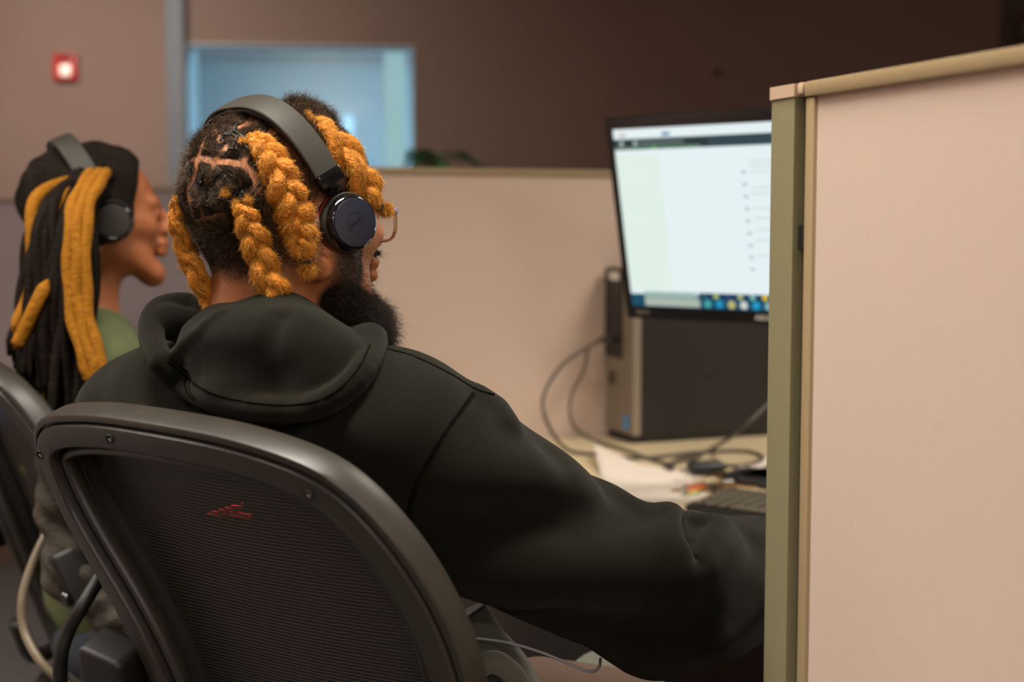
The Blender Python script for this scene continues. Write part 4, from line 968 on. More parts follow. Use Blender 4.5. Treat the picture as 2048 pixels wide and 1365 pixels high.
# ---------------------------------------------------------------- braids
def braid(name, label, pix, hw, off, turns, tuft=None, tie=None, flat=.75, deps=None):
    n = 90; C0 = onto(head_C, pix, np.array(off)); print(label, np.round(C0[:, 1], 3))
    if deps:
        for i_, d_ in deps.items(): C0[i_] = at(*pix[i_], d_)
    Cc = catmull(C0, n); R_ = np.interp(np.linspace(0, 1, n), np.linspace(0, 1, len(hw)), np.array(hw))/1900
    T_ = np.gradient(Cc, axis=0); T_ /= np.linalg.norm(T_, axis=1)[:, None]; G = grad(head_C, Cc); G = np.stack([np.convolve(np.pad(G[:, i], 8, 'edge'), np.ones(17)/17, 'valid') for i in range(3)], 1)
    # mix in the direction to the viewer side so the plait faces outward
    Nn = G-T_*(G*T_).sum(1)[:, None]; Nn /= np.linalg.norm(Nn, axis=1)[:, None]; Bn = np.cross(T_, Nn)
    ph = np.cumsum(1/np.maximum(R_, .006)); ph = ph/ph[-1]*turns*2*PI
    parts_ = []; hs = []; tubes = []
    for k in range(3):
        a = ph+2*PI*k/3; Q = Cc+Bn*(R_*.50*np.sin(a))[:, None]+Nn*(R_*.52*np.sin(2*a)*flat)[:, None]
        rr = R_*.43*(1+.10*np.sin(a*3+k)); v, f = tube(Q, rr, 14, True, (.85, 1.05)); f = np.array([q for q in f if len(q) == 4])
        v = v+vnoise(v, 260)[:, None]*.0011*unit3(v-np.repeat(Q, 14, 0)); parts_.append((v, f)); tubes.append((Q, rr))
        # hairs
        m = int(len(hw)*0+5200*R_.mean()/.018*(len(pix)/6)); i = RNG.integers(0, n-1, m); u = RNG.random(m)[:, None]; c = Q[i]*(1-u)+Q[i+1]*u; an = RNG.uniform(0, 2*PI, m)
        t_ = Q[i+1]-Q[i]; t_ /= np.linalg.norm(t_, axis=1)[:, None]; e1 = np.cross(t_, RNG.normal(size=(m, 3))); e1 /= np.linalg.norm(e1, axis=1)[:, None]; rad = rr[i][:, None]
        root = c+e1*rad*.93; hs.append(strands(root, t_*1.2+e1*(.02+.22*RNG.random((m, 1))**3)+RNG.normal(size=(m, 3))*.16, (.003+.006*RNG.random(m))*np.clip(rr[i]/.007, .25, 1), .00021, 5, .0008, 2.2))
    b = obj(name, join(*parts_), M['gold_core'], man, space='C', label=label)
    obj('hair_strands', join(*hs), M['gold_hair'], b, space='C')
    if tie is not None:
        i = int(tie*(n-1)); obj('hair_tie', MB().tube(Cc[max(0, i-3):i+4], R_[i]*1.05+.001, 12).out(), M['cord'], b, space='C')
    if tuft is not None:
        c = onto(head_C, [tuft[0]], tuft[2])[0] if tuft[2] < 1 else at(*tuft[0], tuft[2]); rad = tuft[1]/1900; m = 1500; d = RNG.normal(size=(m, 3)); d /= np.linalg.norm(d, axis=1)[:, None]
        obj('end_tuft', strands(c+d*rad*.25, d, rad*(.5+.4*RNG.random(m)), .0002, 4, .0015, 1.8), M['gold_hair'], b, space='C')
    return b
def unit3(v): return v/(np.linalg.norm(v, axis=1)[:, None]+1e-9)
braid('braid', 'golden braid hanging at the left of the neck', [(349, 404), (352, 440), (362, 475), (376, 512), (392, 548), (406, 578), (414, 600), (416, 620)], [11, 20, 25, 27, 25, 23, 17, 10], [.008, .008, .010, .014, .02, .02, .018, .012], 1.7)
braid('braid', 'golden braid running down the nape into the hood', [(484, 412), (490, 432), (502, 462), (514, 494), (526, 530), (542, 568), (560, 596), (575, 622)], [16, 24, 30, 31, 32, 31, 28, 22], [.010, .012, .015, .016, .018, .022, .024, .024], 1.8)
braid('braid', 'thick golden braid behind the ear ending in a tied tuft', [(505, 272), (522, 290), (540, 312), (556, 345), (571, 380), (584, 415), (594, 445), (601, 475), (606, 500), (611, 514), (612, 524)], [13, 26, 31, 36, 38, 39, 39, 35, 26, 13, 9], [.008, .012, .016, .018, .02, .022, .024, .026, .026, .026, .026], 4.3, ((615, 540), 19, .026), .95)
braid('braid', 'golden braid falling over the forehead in front of the headband', [(610, 232), (636, 252), (662, 274), (686, 302), (706, 332), (724, 362), (740, 388), (752, 408), (758, 413)], [16, 25, 32, 38, 40, 38, 30, 14, 8], [.010, .014, .018, .020, .022, .024, .024, .026, .028], 1.8, ((772, 421), 17, 1.508), .96, deps={5: 1.490, 6: 1.493, 7: 1.498, 8: 1.502})
for k, (x, y, rr_) in enumerate([(448, 385, 8), (471, 407, 9), (494, 399, 8), (508, 280, 9), (484, 282, 7), (352, 398, 8), (358, 428, 7)]):
    c = onto(head_C, [(x, y)], .007)[0]; m = 420; d = RNG.normal(size=(m, 3)); d /= np.linalg.norm(d, axis=1)[:, None]
    obj('golden_knot', strands(c+d*rr_/1900*.3, d+np.array([.7, 0, -.2]), rr_/1900*(.8+.5*RNG.random(m)), .00022, 3, .001, 1.0), M['gold_hair'], hair, space='C')
# dark curly crown in front of the headband
cp = onto(head_C, [(x, y) for x, y in [(585, 214), (600, 214), (615, 218), (630, 224), (645, 234), (655, 244), (590, 226), (610, 232), (628, 240)]], .008); hs = []
for c in cp:
    m = 900; d = RNG.normal(size=(m, 3)); d /= np.linalg.norm(d, axis=1)[:, None]; hs.append(strands(c+d*.006, d, .006+.006*RNG.random(m), .00021, 5, .002, 2))
obj('crown_curls', join(*hs), M['dark_hair'], hair, space='C')
# ---------------------------------------------------------------- beard
bp_ = [ellip((0, .096, -.122), (.034, .030, .038))]
for s in (-1, 1):
    bp_ += [poly_tube(np.array([(s*.064, .005, -.022), (s*.058, .004, -.050), (s*.053, .014, -.080), (s*.046, .050, -.100), (s*.026, .080, -.110), (0, .092, -.116)]), [.008, .016, .022, .025, .026, .027])]
bp_ += [capsule((-.022, .108, -.033), (.022, .108, -.033), .0035)]
beardL = union([(b_, .015) for b_ in bp_])
bv_, bf_ = nets(lambda p: smax(beardL(p)+.004*0, -(headL(p)-.0005), .003), (-.10, -.03, -.19), (.10, .17, .0), .0035, 1)
bv_ = bv_+grad(beardL, bv_)*(.0022*vnoise(bv_, 230)+.001*vnoise(bv_, 600))[:, None]
beard = obj('beard', (Hd(bv_), bf_), M['dark_core'], man, space='C', label='full dark curly beard')
bs = mesh_sample(bv_, bf_, 19000); gb = grad(beardL, bs); tip = ss(bs[:, 1]-bs[:, 2], .15, .24)
Db = gb*.8+RNG.normal(size=bs.shape)*.5+np.array([0, .25, -.45])
ww = strands(bs-gb*.001, Db, .005+.007*RNG.random(len(bs))+.008*tip, .0002, 6, .0022, 2.2)
obj('beard_strands', (Hd(ww[0]), ww[1]), M['beard_hair'], beard, space='C')
ps_ = mesh_sample(hv, hf, 110000); qq = toH(ps_); jm = (1-.9*ss(qq[:, 1], .030, .055)*ss(qq[:, 2], -.092, -.070))*ss(qq[:, 2], -.006, -.035)*ss(qq[:, 1], -.016, .004)*ss(-qq[:, 1]-qq[:, 2]*.8, -.108, -.045); kk = RNG.random(len(ps_)) < jm*.9*(qq[:, 0] > -.2); ps_ = ps_[kk]; gp = grad(head_C, ps_)
obj('cheek_stubble', strands(ps_, gp*.7-zU*.5+hF*.3+RNG.normal(size=ps_.shape)*.3, .0020+.0022*RNG.random(len(ps_))+.004*ss(-toH(ps_)[:, 2], .045, .085), .00016, 3, .0008, 1), M['beard_hair'], beard, space='C')
#@@HEADSET
# ================================================================== HOODIE, HOOD, TROUSERS
SLm = (SHR+ELR)/2+np.array([0, 0, -.005])
hood_base = union([(ellip(Bd(0, .006, -.19), (.200, .132, .20), BM), 0), (capsule(Bd(-.135, -.005, -.078), Bd(.135, -.005, -.078), .078), .06), (capsule(Bd(-.06, -.01, -.035), Bd(.06, -.01, -.035), .062), .05),
    (ellip(Bd(0, .118, -.40), (.180, .122, .18), BM), .06), (ellip(Bd(0, .16, -.52), (.185, .150, .075), BM), .05),
    (poly_tube(np.array([SHR+[0, 0, .018], SLm+[-.02, 0, -.004], at(1235, 1148, 1.47), ELR+[-.03, 0, .0]]), [.084, .090, .081, .088]), .05), (poly_tube(np.array([ELR+[-.03, 0, 0], ELR+[.02, .03, -.005], (ELR+WRR)/2+[.01, -.01, 0], WRR]), [.084, .080, .066, .046]), .02),
    (poly_tube(np.array([SHL, (SHL+ELL)/2, ELL]), [.080, .078, .070]), .06), (poly_tube(np.array([ELL, (ELL+WRL)/2, WRL]), [.070, .060, .045]), .02)])
FOLDS = [([(835, 1045), (960, 1048), (1080, 1040), (1200, 1030), (1300, 1015)], -.013, .026), ([(870, 1150), (1000, 1158), (1130, 1160), (1260, 1150), (1340, 1120)], .016, .034),
    ([(960, 1225), (1100, 1245), (1250, 1255), (1400, 1260)], -.014, .026), ([(965, 792), (1000, 812), (1022, 845)], .010, .014), ([(870, 960), (980, 945), (1080, 950), (1150, 975)], .010, .030), ([(1190, 930), (1225, 975), (1270, 1000)], -.010, .016),
    ([(590, 880), (680, 925), (750, 990), (790, 1080)], -.012, .026), ([(640, 860), (760, 870), (850, 880)], .008, .03), ([(1290, 1010), (1338, 1020), (1355, 1050), (1350, 1100)], .015, .020),
    ([(1392, 1040), (1378, 1062), (1372, 1095), (1376, 1125)], -.032, .011), ([(1440, 1050), (1432, 1085), (1410, 1125), (1370, 1140)], .013, .018), ([(1510, 1080), (1500, 1150), (1470, 1230)], -.008, .02), ([(1530, 1200), (1440, 1290)], .01, .02),
    ([(160, 800), (220, 790), (300, 800)], .004, .03), ([(230, 660), (210, 740), (200, 830)], -.004, .02), ([(330, 760), (350, 800), (370, 850)], -.006, .02), ([(1100, 900), (1130, 960), (1120, 1040)], -.006, .022)]
FOLD3 = [(onto(hood_base, P), a, w_) for P, a, w_ in FOLDS]
def hoodie_fn(p):
    d = smax(hood_base(p), chair_gap(p), .03); m = np.abs(d) < .05
    if m.any():
        q = p[m]; s = np.zeros(len(q))
        for P, a, w_ in FOLD3:
            e = seg_dist(q, [P]); s += a*np.exp(-(e/w_)**2)
        s += .0022*(np.sin(q[:, 0]*38+q[:, 2]*21+np.sin(q[:, 1]*30)*1.5)*np.sin(q[:, 2]*47-q[:, 0]*13+1))
        d = d.copy(); d[m] = d[m]-s
    return d
gv, gf = nets(hoodie_fn, (-.64, 1.14, .50), (.46, 1.98, 1.17), .0055, 1)
hoodie = obj('hoodie', (gv, gf), M['hoodie'], man, space='C', label='black fleece hoodie with dropped shoulder seams')
def seam(name, pix, fn, off=.0006, r=.0011, m='seam', par=None):
    P = catmull(onto(fn, catmull(np.array(pix, float), 40), off), 120)
    return obj(name, MB().tube(P, r, 6).out(), M[m], par or hoodie, space='C')
arm_px = [(946, 786), (925, 815), (895, 855), (862, 905), (838, 952), (822, 1000), (814, 1050), (814, 1100), (820, 1150)]
seam('seam', arm_px, hoodie_fn); seam('seam', [(x+6, y+1) for x, y in arm_px], hoodie_fn, .0002, .0006)
seam('seam', [(775, 698), (830, 714), (900, 748), (950, 778), (988, 790)], hoodie_fn); seam('seam', [(374, 842), (384, 858), (394, 880)], hoodie_fn); seam('seam', [(380, 842), (390, 858), (400, 880)], hoodie_fn, .0002, .0006)
# red print glimpsed through the chair mesh
pp = []
for i, (a, b) in enumerate([((418, 1028), (500, 1034)), ((440, 1024), (485, 1012)), ((462, 1016), (502, 1036)), ((436, 1034), (470, 1022))]):
    P = onto(hoodie_fn, [a, ((a[0]+b[0])/2, (a[1]+b[1])/2), b], .0015); v, f = tube(P, .003, 8, True, (1, 1)); pp.append((v, f))
mbp = MB()
for v, f in pp: mbp.add(v, f)
obj('back_print', mbp.out(), M['red_print'], hoodie, space='C', label='small red print on the back of the hoodie')
# hood
rim_a = [at(412, 640, 1.50), at(398, 618, 1.515), at(362, 610, 1.525), at(322, 618, 1.515), at(303, 645, 1.495), at(306, 688, 1.46), at(325, 728, 1.43)]
rim_b = list(onto(hoodie_fn, [(362, 765), (410, 792), (465, 808), (525, 818), (585, 820), (640, 810), (690, 780), (725, 742), (745, 705)], [.019, .023, .026, .027, .026, .025, .022, .019, .015]))
rim_c = [at(748, 676, 1.41), at(730, 672, 1.45), at(700, 676, 1.50), at(670, 685, 1.56)]
RIM = catmull(np.array(rim_a+rim_b+rim_c), 46); RR = np.full(46, .0135); RR[:4] = .010; RR[-5:] = .012
rimf = poly_tube(RIM, RR)
dc = at(560, 735, 1.395)
hood_parts = [(ellip(dc, (.098, .053, .062), np.array([unit([1, -.25, -.10]), unit([.25, 1, 0]), unit(np.cross(unit([1, -.25, -.10]), unit([.25, 1, 0])))])), 0),
    (capsule(at(468, 672, 1.44), at(560, 660, 1.435), .028, .031), .035), (capsule(at(560, 660, 1.435), at(705, 706, 1.43), .031, .022), .03), (capsule(at(445, 690, 1.42), at(425, 722, 1.41), .020, .015), .03),
    (poly_tube(np.array([at(432, 662, 1.44), at(390, 684, 1.43), at(362, 704, 1.43)]), [.022, .017, .011]), .02), (capsule(at(340, 645, 1.50), at(395, 660, 1.49), .020, .018), .006), (capsule(at(440, 772, 1.395), at(640, 782, 1.365), .010, .012), .03)]
hd_in = union(hood_parts)
HF = [([(385, 730), (430, 735), (490, 745), (530, 760)], -.020, .024), ([(560, 640), (545, 668), (535, 700)], -.007, .012), ([(600, 640), (640, 700), (650, 760)], .005, .03), ([(440, 625), (400, 655), (350, 705)], .004, .006)]
HF3 = [(onto(hd_in, P), a, w_) for P, a, w_ in HF]
pocket = ellip(at(350, 668, 1.45), (.016, .03, .012))
collar = capsule(Hd(0, -.030, -.035)+np.array([0, 0, .0]), np.array([-.272, 1.495, 1.03]), .060, .069)
ring = smooth_ring = None
def hood_fn(p):
    d = hd_in(p); m = np.abs(d) < .04
    if m.any():
        q = p[m]; s = np.zeros(len(q))
        for P, a, w_ in HF3: s += a*np.exp(-(seg_dist(q, [P])/w_)**2)
        s += .0014*np.sin(q[:, 0]*60+np.sin(q[:, 2]*50))*np.sin(q[:, 2]*55)
        d = d.copy(); d[m] -= s
    d = smax(d, -pocket(p), .012)
    d = smax(d, -(neck(p)-.002), .006)
    return smin(d, rimf(p), .007)
ov, of_ = nets(hood_fn, (-.42, 1.24, .98), (-.08, 1.62, 1.19), .0032, 1)
hood = obj('hood', (ov, of_), M['hoodie'], hoodie, space='C', label='hood lying folded on the upper back')
# stitching of the hood channel
st_px = [(335, 722), (372, 755), (415, 783), (470, 800), (530, 809), (590, 810), (645, 798), (690, 768), (722, 728), (740, 690)]
seam('seam', st_px, hood_fn, .0004, .0010, par=hoodie); seam('seam', [(374, 752), (370, 768), (374, 784), (386, 800)], hood_fn, .0004, .0009); seam('seam', [(382, 756), (378, 771), (382, 786), (393, 802)], hood_fn, .0004, .0006)
# trousers
pf = union([(ellip(Bd(0, .16, -.55), (.185, .155, .085), BM), 0), (capsule(HPR, KNR, .100, .075), .04), (capsule(HPL, KNL, .100, .075), .04), (poly_tube(np.array([KNR, (KNR+FTR)/2, FTR+[0, 0, .10]]), [.075, .065, .05]), .02), (poly_tube(np.array([KNL, (KNL+FTL)/2, FTL+[0, 0, .10]]), [.075, .065, .05]), .02)])
def pants_fn(p): return pf(p)-.003*np.sin(p[:, 0]*50+np.sin(p[:, 2]*40)*2)*np.sin(p[:, 1]*45+p[:, 2]*20)
v, f = nets(pants_fn, (-.55, 1.40, .08), (.45, 2.35, .72), .011, 1)
obj('sweatpants', (v, f), M['pants'], man, space='C', label='grey green sweatpants')
for q in (FTR, FTL):
    sf_ = union([(capsule(q+[0, 0, .03]-bF*.05, q+[0, 0, -.02]-bF*.04, .035, .035), 0), (capsule(q+[0, 0, -.055]-bF*.04, q+[0, 0, -.060]+bF*.15, .042, .036), .04)])
    v, f = nets(lambda p: smax(sf_(p), -(p[:, 2]-.005), .004), q-[.2, .22, .12], q+[.25, .28, .10], .008, 1); obj('shoe', (v, f), M['shoe'], man, space='C')
# lap cloth and loose strap seen below the sleeve
def strip(name, label, pts, r, m, par, flat=(1, 1), n=40): return obj(name, MB().tube(catmull(np.array(pts), n), r, 12, True, flat).out(), M[m], par, space='C', label=label)
strip('hem_fold', 'loose grey fold of cloth below the sleeve', [at(925, 1235, 1.50), at(960, 1290, 1.50), at(1005, 1340, 1.52), at(1040, 1400, 1.55)], .030, 'pants', man)
strip('hem_fold', 'loose grey fold of cloth below the sleeve', [at(940, 1345, 1.42), at(985, 1325, 1.42), at(1025, 1350, 1.44), at(1050, 1400, 1.46)], .012, 'pants', man)
cable('thin white cable hanging in a loop below the black sleeve', [at(905, 1276, 1.46), at(945, 1277, 1.45), at(1010, 1285, 1.45), at(1075, 1303, 1.45), at(1130, 1325, 1.45), at(1170, 1342, 1.45), at(1190, 1343, 1.46), at(1199, 1333, 1.47), at(1201, 1318, 1.48)], .0016, 'white_cable')
br = at(1100, 1352, 1.66); br2 = at(1290, 1420, 1.66)
obj('bag', nets(union([(capsule(at(1075, 1375, 1.66), at(1250, 1400, 1.68), .028, .03), 0), (capsule(at(1080, 1420, 1.66), at(1260, 1450, 1.68), .05, .05), .04)]), (0, 1.5, .55), (.25, 1.85, .76), .006, 1), M['brown_cloth'], space='C', label='brown cloth bag on the lap under the desk edge', cat='bag')
# ================================================================== HEADSETS
def make_headset(O, R, F, U, label, detail=True):
    A_, Bh, th_ = .0888, .1363, .4462
    up = U*math.cos(th_)-F*math.sin(th_); wd = unit(np.cross(up, R)); wd = wd if wd @ F > 0 else -wd
    hs = thing('headset', label, 'headset', W(O+up*Bh), 0)
    def arc(t):
        c, s = math.cos(t), math.sin(t); return O+R*(A_*np.sign(c)*abs(c)**.8)+up*(Bh*s**.9)
    t0 = .36; ts = np.linspace(t0, PI-t0, 70); P = np.array([arc(t) for t in ts]); print('band clearance', np.round(head_C(P)[::6], 4)) if detail else None; T_ = np.gradient(P, axis=0); T_ /= np.linalg.norm(T_, axis=1)[:, None]; N_ = np.cross(T_, wd); N_ *= np.sign((N_*(P-O)).sum(1))[:, None]
    def bandsweep(w_, t_lo, t_hi, sub=P, Nn=N_):
        prof = [(-w_, t_lo+.001), (-w_, t_hi-.0015), (-w_+.0012, t_hi-.0003), (-w_*.5, t_hi+.0004), (w_*.5, t_hi+.0004), (w_-.0012, t_hi-.0003), (w_, t_hi-.0015), (w_, t_lo+.001), (w_-.001, t_lo), (-w_+.001, t_lo)]
        v = np.concatenate([sub+wd*a+Nn*b for a, b in prof]); n = len(sub); m = len(prof); f = [(i*n+k, i*n+k+1, ((i+1) % m)*n+k+1, ((i+1) % m)*n+k) for i in range(m) for k in range(n-1)]
        f += [tuple(i*n for i in range(m)), tuple(i*n+n-1 for i in range(m))[::-1]]; return fixn((v, f))
    obj('headband', bandsweep(.0165, .0005, .0042), M['band'], hs, space='C', auto=35)
    obj('headband_pad', bandsweep(.0150, -.006, .0004, P[5:-5], N_[5:-5]), M['plastic'], hs, space='C', auto=50)
    for s in (1, -1):
        e = P[0] if s > 0 else P[-1]; t_ = -T_[0] if s > 0 else T_[-1]; nn = N_[0] if s > 0 else N_[-1]; X = R*s
        Xc = unit(X*.988-F*.156); DC = O+X*.1008-U*.002; cc0 = DC-Xc*.024; top = cc0+U*.0335-F*.005
        bA = basis(e, wd, nn, t_); obj('slider_cap', MB().box((-.0160, -.0035, -.002), (.0160, .0058, .013), .002, bA).out() if False else (lambda q: (W(q[0]) , q[1]))(MB().box((-.0160, -.0035, -.002), (.0160, .0058, .013), .002, bA).out()), M['plastic_gloss'], hs, auto=40)
        d = unit(top-(e+t_*.013)); L = np.linalg.norm(top-(e+t_*.012)); bB = basis(e+t_*.012, wd, unit(np.cross(d, wd)), d)
        q = MB().box((-.0055, -.002, 0), (.0055, .002, L), .0008, bB).out(); obj('slider_arm', (W(q[0]), q[1]), M['metal_dark'], hs, auto=40)
        q = MB().box((-.012, -.005, L-.010), (.012, .006, L+.006), .0022, bB).out(); obj('hinge', (W(q[0]), q[1]), M['plastic_gloss'], hs, auto=40)
        bc = (lambda O_=DC-Xc*.1008, X_=Xc, Q_=unit(np.cross(U, Xc)): (lambda v: W(basis(O_, U, Q_, X_)(v))))()
        def LZ(name, prof, m, **k): return obj(name, fixn(MB().lathe(prof, bc, 56).out()), m, hs, auto=35, **k)
        LZ('ear_cushion', [(.012, .0625), (.024, .0620), (.0290, .064), (.0312, .0690), (.0315, .0755), (.0305, .0795), (.012, .0795)], M['cushion'])
        LZ('red_ring', [(.012, .0797), (.0312, .0797), (.0315, .0801), (.0315, .0806), (.0312, .081), (.012, .081)], M['red'], label='thin red ring around the cup')
        LZ('cup_body', [(.012, .0812), (.0314, .0812), (.0318, .083), (.0318, .0868), (.0315, .0872), (.012, .0872)], M['plastic'])
        LZ('metal_ring', [(.012, .0874), (.0316, .0874), (.0314, .0900), (.0303, .0922), (.012, .0922)], M['band'])
        LZ('gloss_ring', [(.012, .0924), (.0300, .0924), (.0292, .0960), (.0278, .0990), (.0258, .1002), (.0250, .0998), (.012, .0998)], M['plastic_gloss'])
        pl = LZ('cup_disc', [(.0, .0996), (.0246, .0996), (.0250, .1001), (.0247, .1007), (.0238, .1009), (.0, .1009)], M['disc'] if detail else M['band'])
        if detail and s > 0:
            q = MB().lathe([(.0098, .1007), (.0098, .10105), (.0103, .10105), (.0103, .1007)], bc, 48, True).out(); obj('logo_circle', fixn(q), M['logo'], hs, smooth=False)
            an = math.radians(33); Qf = unit(np.cross(U, Xc)); rt = unit(Qf*math.cos(an)+U*math.sin(an)); tu = unit(np.cross(Xc, rt)); v, f = text_mesh('Jabra', .0072, .00012)
            obj('logo_lettering', (W(basis(DC+Xc*.00025, rt, tu, Xc)(v)), f), M['logo'], hs, smooth=False)
    return hs
M['band'] = mat('headband_leatherette', lin(48, 45, 38), .58, metal=.1, noise=(500, .12, one), bump=(1500, .15, .0004, one))
M['cushion'] = mat('ear_cushion_foam', lin(34, 32, 31), .8, noise=(900, .3, one), bump=(1200, .6, .001, one))
M['disc'] = mat('cup_disc_plastic', lin(32, 35, 50), .38, spec=.6)  # black plastic tinted bluish, a painted reflection of daylight
M['logo'] = mat('dark_engraving', lin(8, 8, 11), .5)
make_headset(HO, hR, hF, hU, 'black on ear headset worn over the golden braids')
# ---------------------------------------------------------------- glasses
gl = thing('eyeglasses', 'pair of clear amber eyeglasses worn by the person in the black hoodie', 'glasses', W(Hd(0, .11, 0)))
for s in (1, -1):
    a = np.linspace(0, 2*PI, 49); r_ = .0275*np.sign(np.cos(a))*np.abs(np.cos(a))**.75; u_ = .0225*np.sign(np.sin(a))*np.abs(np.sin(a))**.8
    P = np.array([[s*.0315+s*x*.92, .117-.26*abs(.0315+x*.92), .000+y*.86] for x, y in zip(r_, u_)])
    obj('rim', (lambda q: (Hd(q[0]), q[1]))(MB().tube(P, .0018, 10, False, (1, 1.5)).out()), M['glass_frame'], gl, space='C')
    obj('lens', (Hd(np.vstack([P[:-1]*[1, 1, 1], P[:-1]+[0, -.0012, 0]])), [tuple(range(48)), tuple(range(95, 47, -1))]+[(i, (i+1) % 48, 48+(i+1) % 48, 48+i) for i in range(48)]), M['lens_glass'], gl, space='C', smooth=False)
    T_ = catmull(np.array([[s*.0555, .102, .011], [s*.0600, .098, .011], [s*.0655, .055, .010], [s*.0705, .0, .010], [s*.072, -.022, .004], [s*.071, -.034, -.016]]), 30)
    obj('temple', (lambda q: (Hd(q[0]), q[1]))(MB().tube(T_, .0020, 8, True, (1.6, .8)).out()), M['glass_frame'], gl, space='C')
    obj('hinge', (lambda q: (Hd(q[0]), q[1]))(MB().box((s*.0580-.002, .098, .008), (s*.0580+.0025, .103, .0150), .0015).out()), M['glass_blue'], gl, space='C', label='blue metallic corner hinge')
obj('bridge', (lambda q: (Hd(q[0]), q[1]))(MB().tube(catmull(np.array([[-.008, .121, .006], [0, .1235, .010], [.008, .121, .006]]), 12), .0022, 8).out()), M['glass_frame'], gl, space='C')
#@@WOMAN
# ================================================================== SECOND PERSON (long locs)
wy = math.radians(63); wF = np.array([math.sin(wy), math.cos(wy), 0]); wR = np.array([math.cos(wy), -math.sin(wy), 0]); WO = at(200, 440, 2.23)
def wH(*p): return (np.asarray(p if len(p) == 3 else p[0], float) @ np.array([wR, wF, zU]))*.88+WO
def tW(p): return ((np.asarray(p)-WO) @ np.array([wR, wF, zU]).T)/.88
wB = WO-wF*.03-np.array([0, 0, .125])
def wb(r, f, u): return wR*r+wF*f+zU*u+wB
wneck = capsule(wH(0, -.02, -.04), wb(0, .0, -.03), .048, .054)
def whead(p): return smin(headL(tW(p))*.88, wneck(p), .03)
wSR, wSL = wb(.165, 0, -.09), wb(-.165, 0, -.09); wER, wEL = wb(.21, .12, -.33), wb(-.21, .12, -.33); wWR, wWL = wb(.12, .34, -.30), wb(-.12, .34, -.30)
wHR, wHL = wb(.085, .08, -.52), wb(-.085, .08, -.52); wKR, wKL = wb(.10, .47, -.53), wb(-.10, .47, -.53); wFR, wFL = wb(.11, .44, -.99), wb(-.11, .44, -.99)
wbody = union([(ellip(wb(0, 0, -.18), (.14, .085, .16), np.array([wR, wF, zU])), 0), (capsule(wb(-.12, 0, -.075), wb(.12, 0, -.075), .045), .04), (ellip(wb(0, .05, -.40), (.13, .10, .16), np.array([wR, wF, zU])), .05),
    (capsule(wSR, wER, .044, .036), .02), (capsule(wER, wWR, .036, .024), .01), (capsule(wSL, wEL, .044, .036), .02), (capsule(wEL, wWL, .036, .024), .01), (capsule(wHR, wKR, .075, .05), .03), (capsule(wHL, wKL, .075, .05), .03), (capsule(wKR, wFR, .048, .03), .01), (capsule(wKL, wFL, .048, .03), .01)])
a1 = nets(whead, WO-np.array([.13, .14, .19]), WO+np.array([.17, .16, .15]), .0045, 2)
a2 = nets(lambda p: smin(wbody(p), wneck(p), .03), wB-np.array([.35, .35, 1.05]), wB+np.array([.62, .5, .03]), .014, 1)
wfr = unit(wWR-wER); g1 = hand_parts(wWR+wfr*.02, wfr+np.array([0, 0, -.1]), np.array([0, 0, -1.0]), -wR, .3); wfl = unit(wWL-wEL); g2 = hand_parts(wWL+wfl*.02, wfl+np.array([0, 0, -.1]), np.array([0, 0, -1.0]), wR, .3)
a3 = nets(g1, wWR-.12, wWR+np.array([.24, .2, .1]), .005, 1); a4 = nets(g2, wWL-.12, wWL+np.array([.24, .2, .1]), .005, 1)
woman = thing('person', 'person with long dark and golden locs and a headset, in profile at the left', 'person', W(wb(0, .08, 0)*np.array([1, 1, 0])))
obj('body', join(a1, a2, a3, a4), M['skin_plain'], woman, space='C')
wsh = union([(ellip(wb(0, 0, -.19), (.165, .11, .18), np.array([wR, wF, zU])), 0), (capsule(wb(-.12, 0, -.075), wb(.12, 0, -.075), .06), .05), (ellip(wb(0, .05, -.42), (.15, .125, .16), np.array([wR, wF, zU])), .06),
    (capsule(wSR, wER, .060, .052), .03), (capsule(wER, (wER+wWR)/2, .052, .046), .01), (capsule(wSL, wEL, .060, .052), .03), (capsule(wEL, (wEL+wWL)/2, .052, .046), .01)])
obj('shirt', nets(lambda p: smax(wsh(p), -(wneck(p)-.006), .006)-.0025*np.sin(p[:, 0]*55+np.sin(p[:, 2]*40)*2)*np.sin(p[:, 2]*48), wB-np.array([.34, .34, .64]), wB+np.array([.5, .42, .02]), .008, 1), M['green_shirt'], woman, space='C', label='olive green shirt')
ax_ = np.array([wR, wF, zU])
obj('jeans', nets(union([(ellip(wb(0, .08, -.54), (.165, .14, .09), ax_), 0), (capsule(wHR, wKR, .090, .068), .03), (capsule(wHL, wKL, .090, .068), .03), (capsule(wKR, wFR+[0, 0, .05], .065, .05), .02), (capsule(wKL, wFL+[0, 0, .05], .065, .05), .02)]), wB-np.array([.32, .32, .96]), wB+np.array([.66, .5, -.40]), .012, 1), M['jeans'], woman, space='C', label='blue jeans')
for q in (wFR, wFL):
    q = q*np.array([1, 1, 0])+np.array([0, 0, .10]); sf_ = union([(capsule(q+[0, 0, .03]-wF*.05, q+[0, 0, -.02]-wF*.04, .035, .035), 0), (capsule(q+[0, 0, -.055]-wF*.04, q+[0, 0, -.060]+wF*.13, .038, .032), .04)])
    obj('shoe', nets(lambda p: smax(sf_(p), -(p[:, 2]-.005), .004), q-[.2, .22, .12], q+[.25, .28, .10], .009, 1), M['shoe'], woman, space='C')
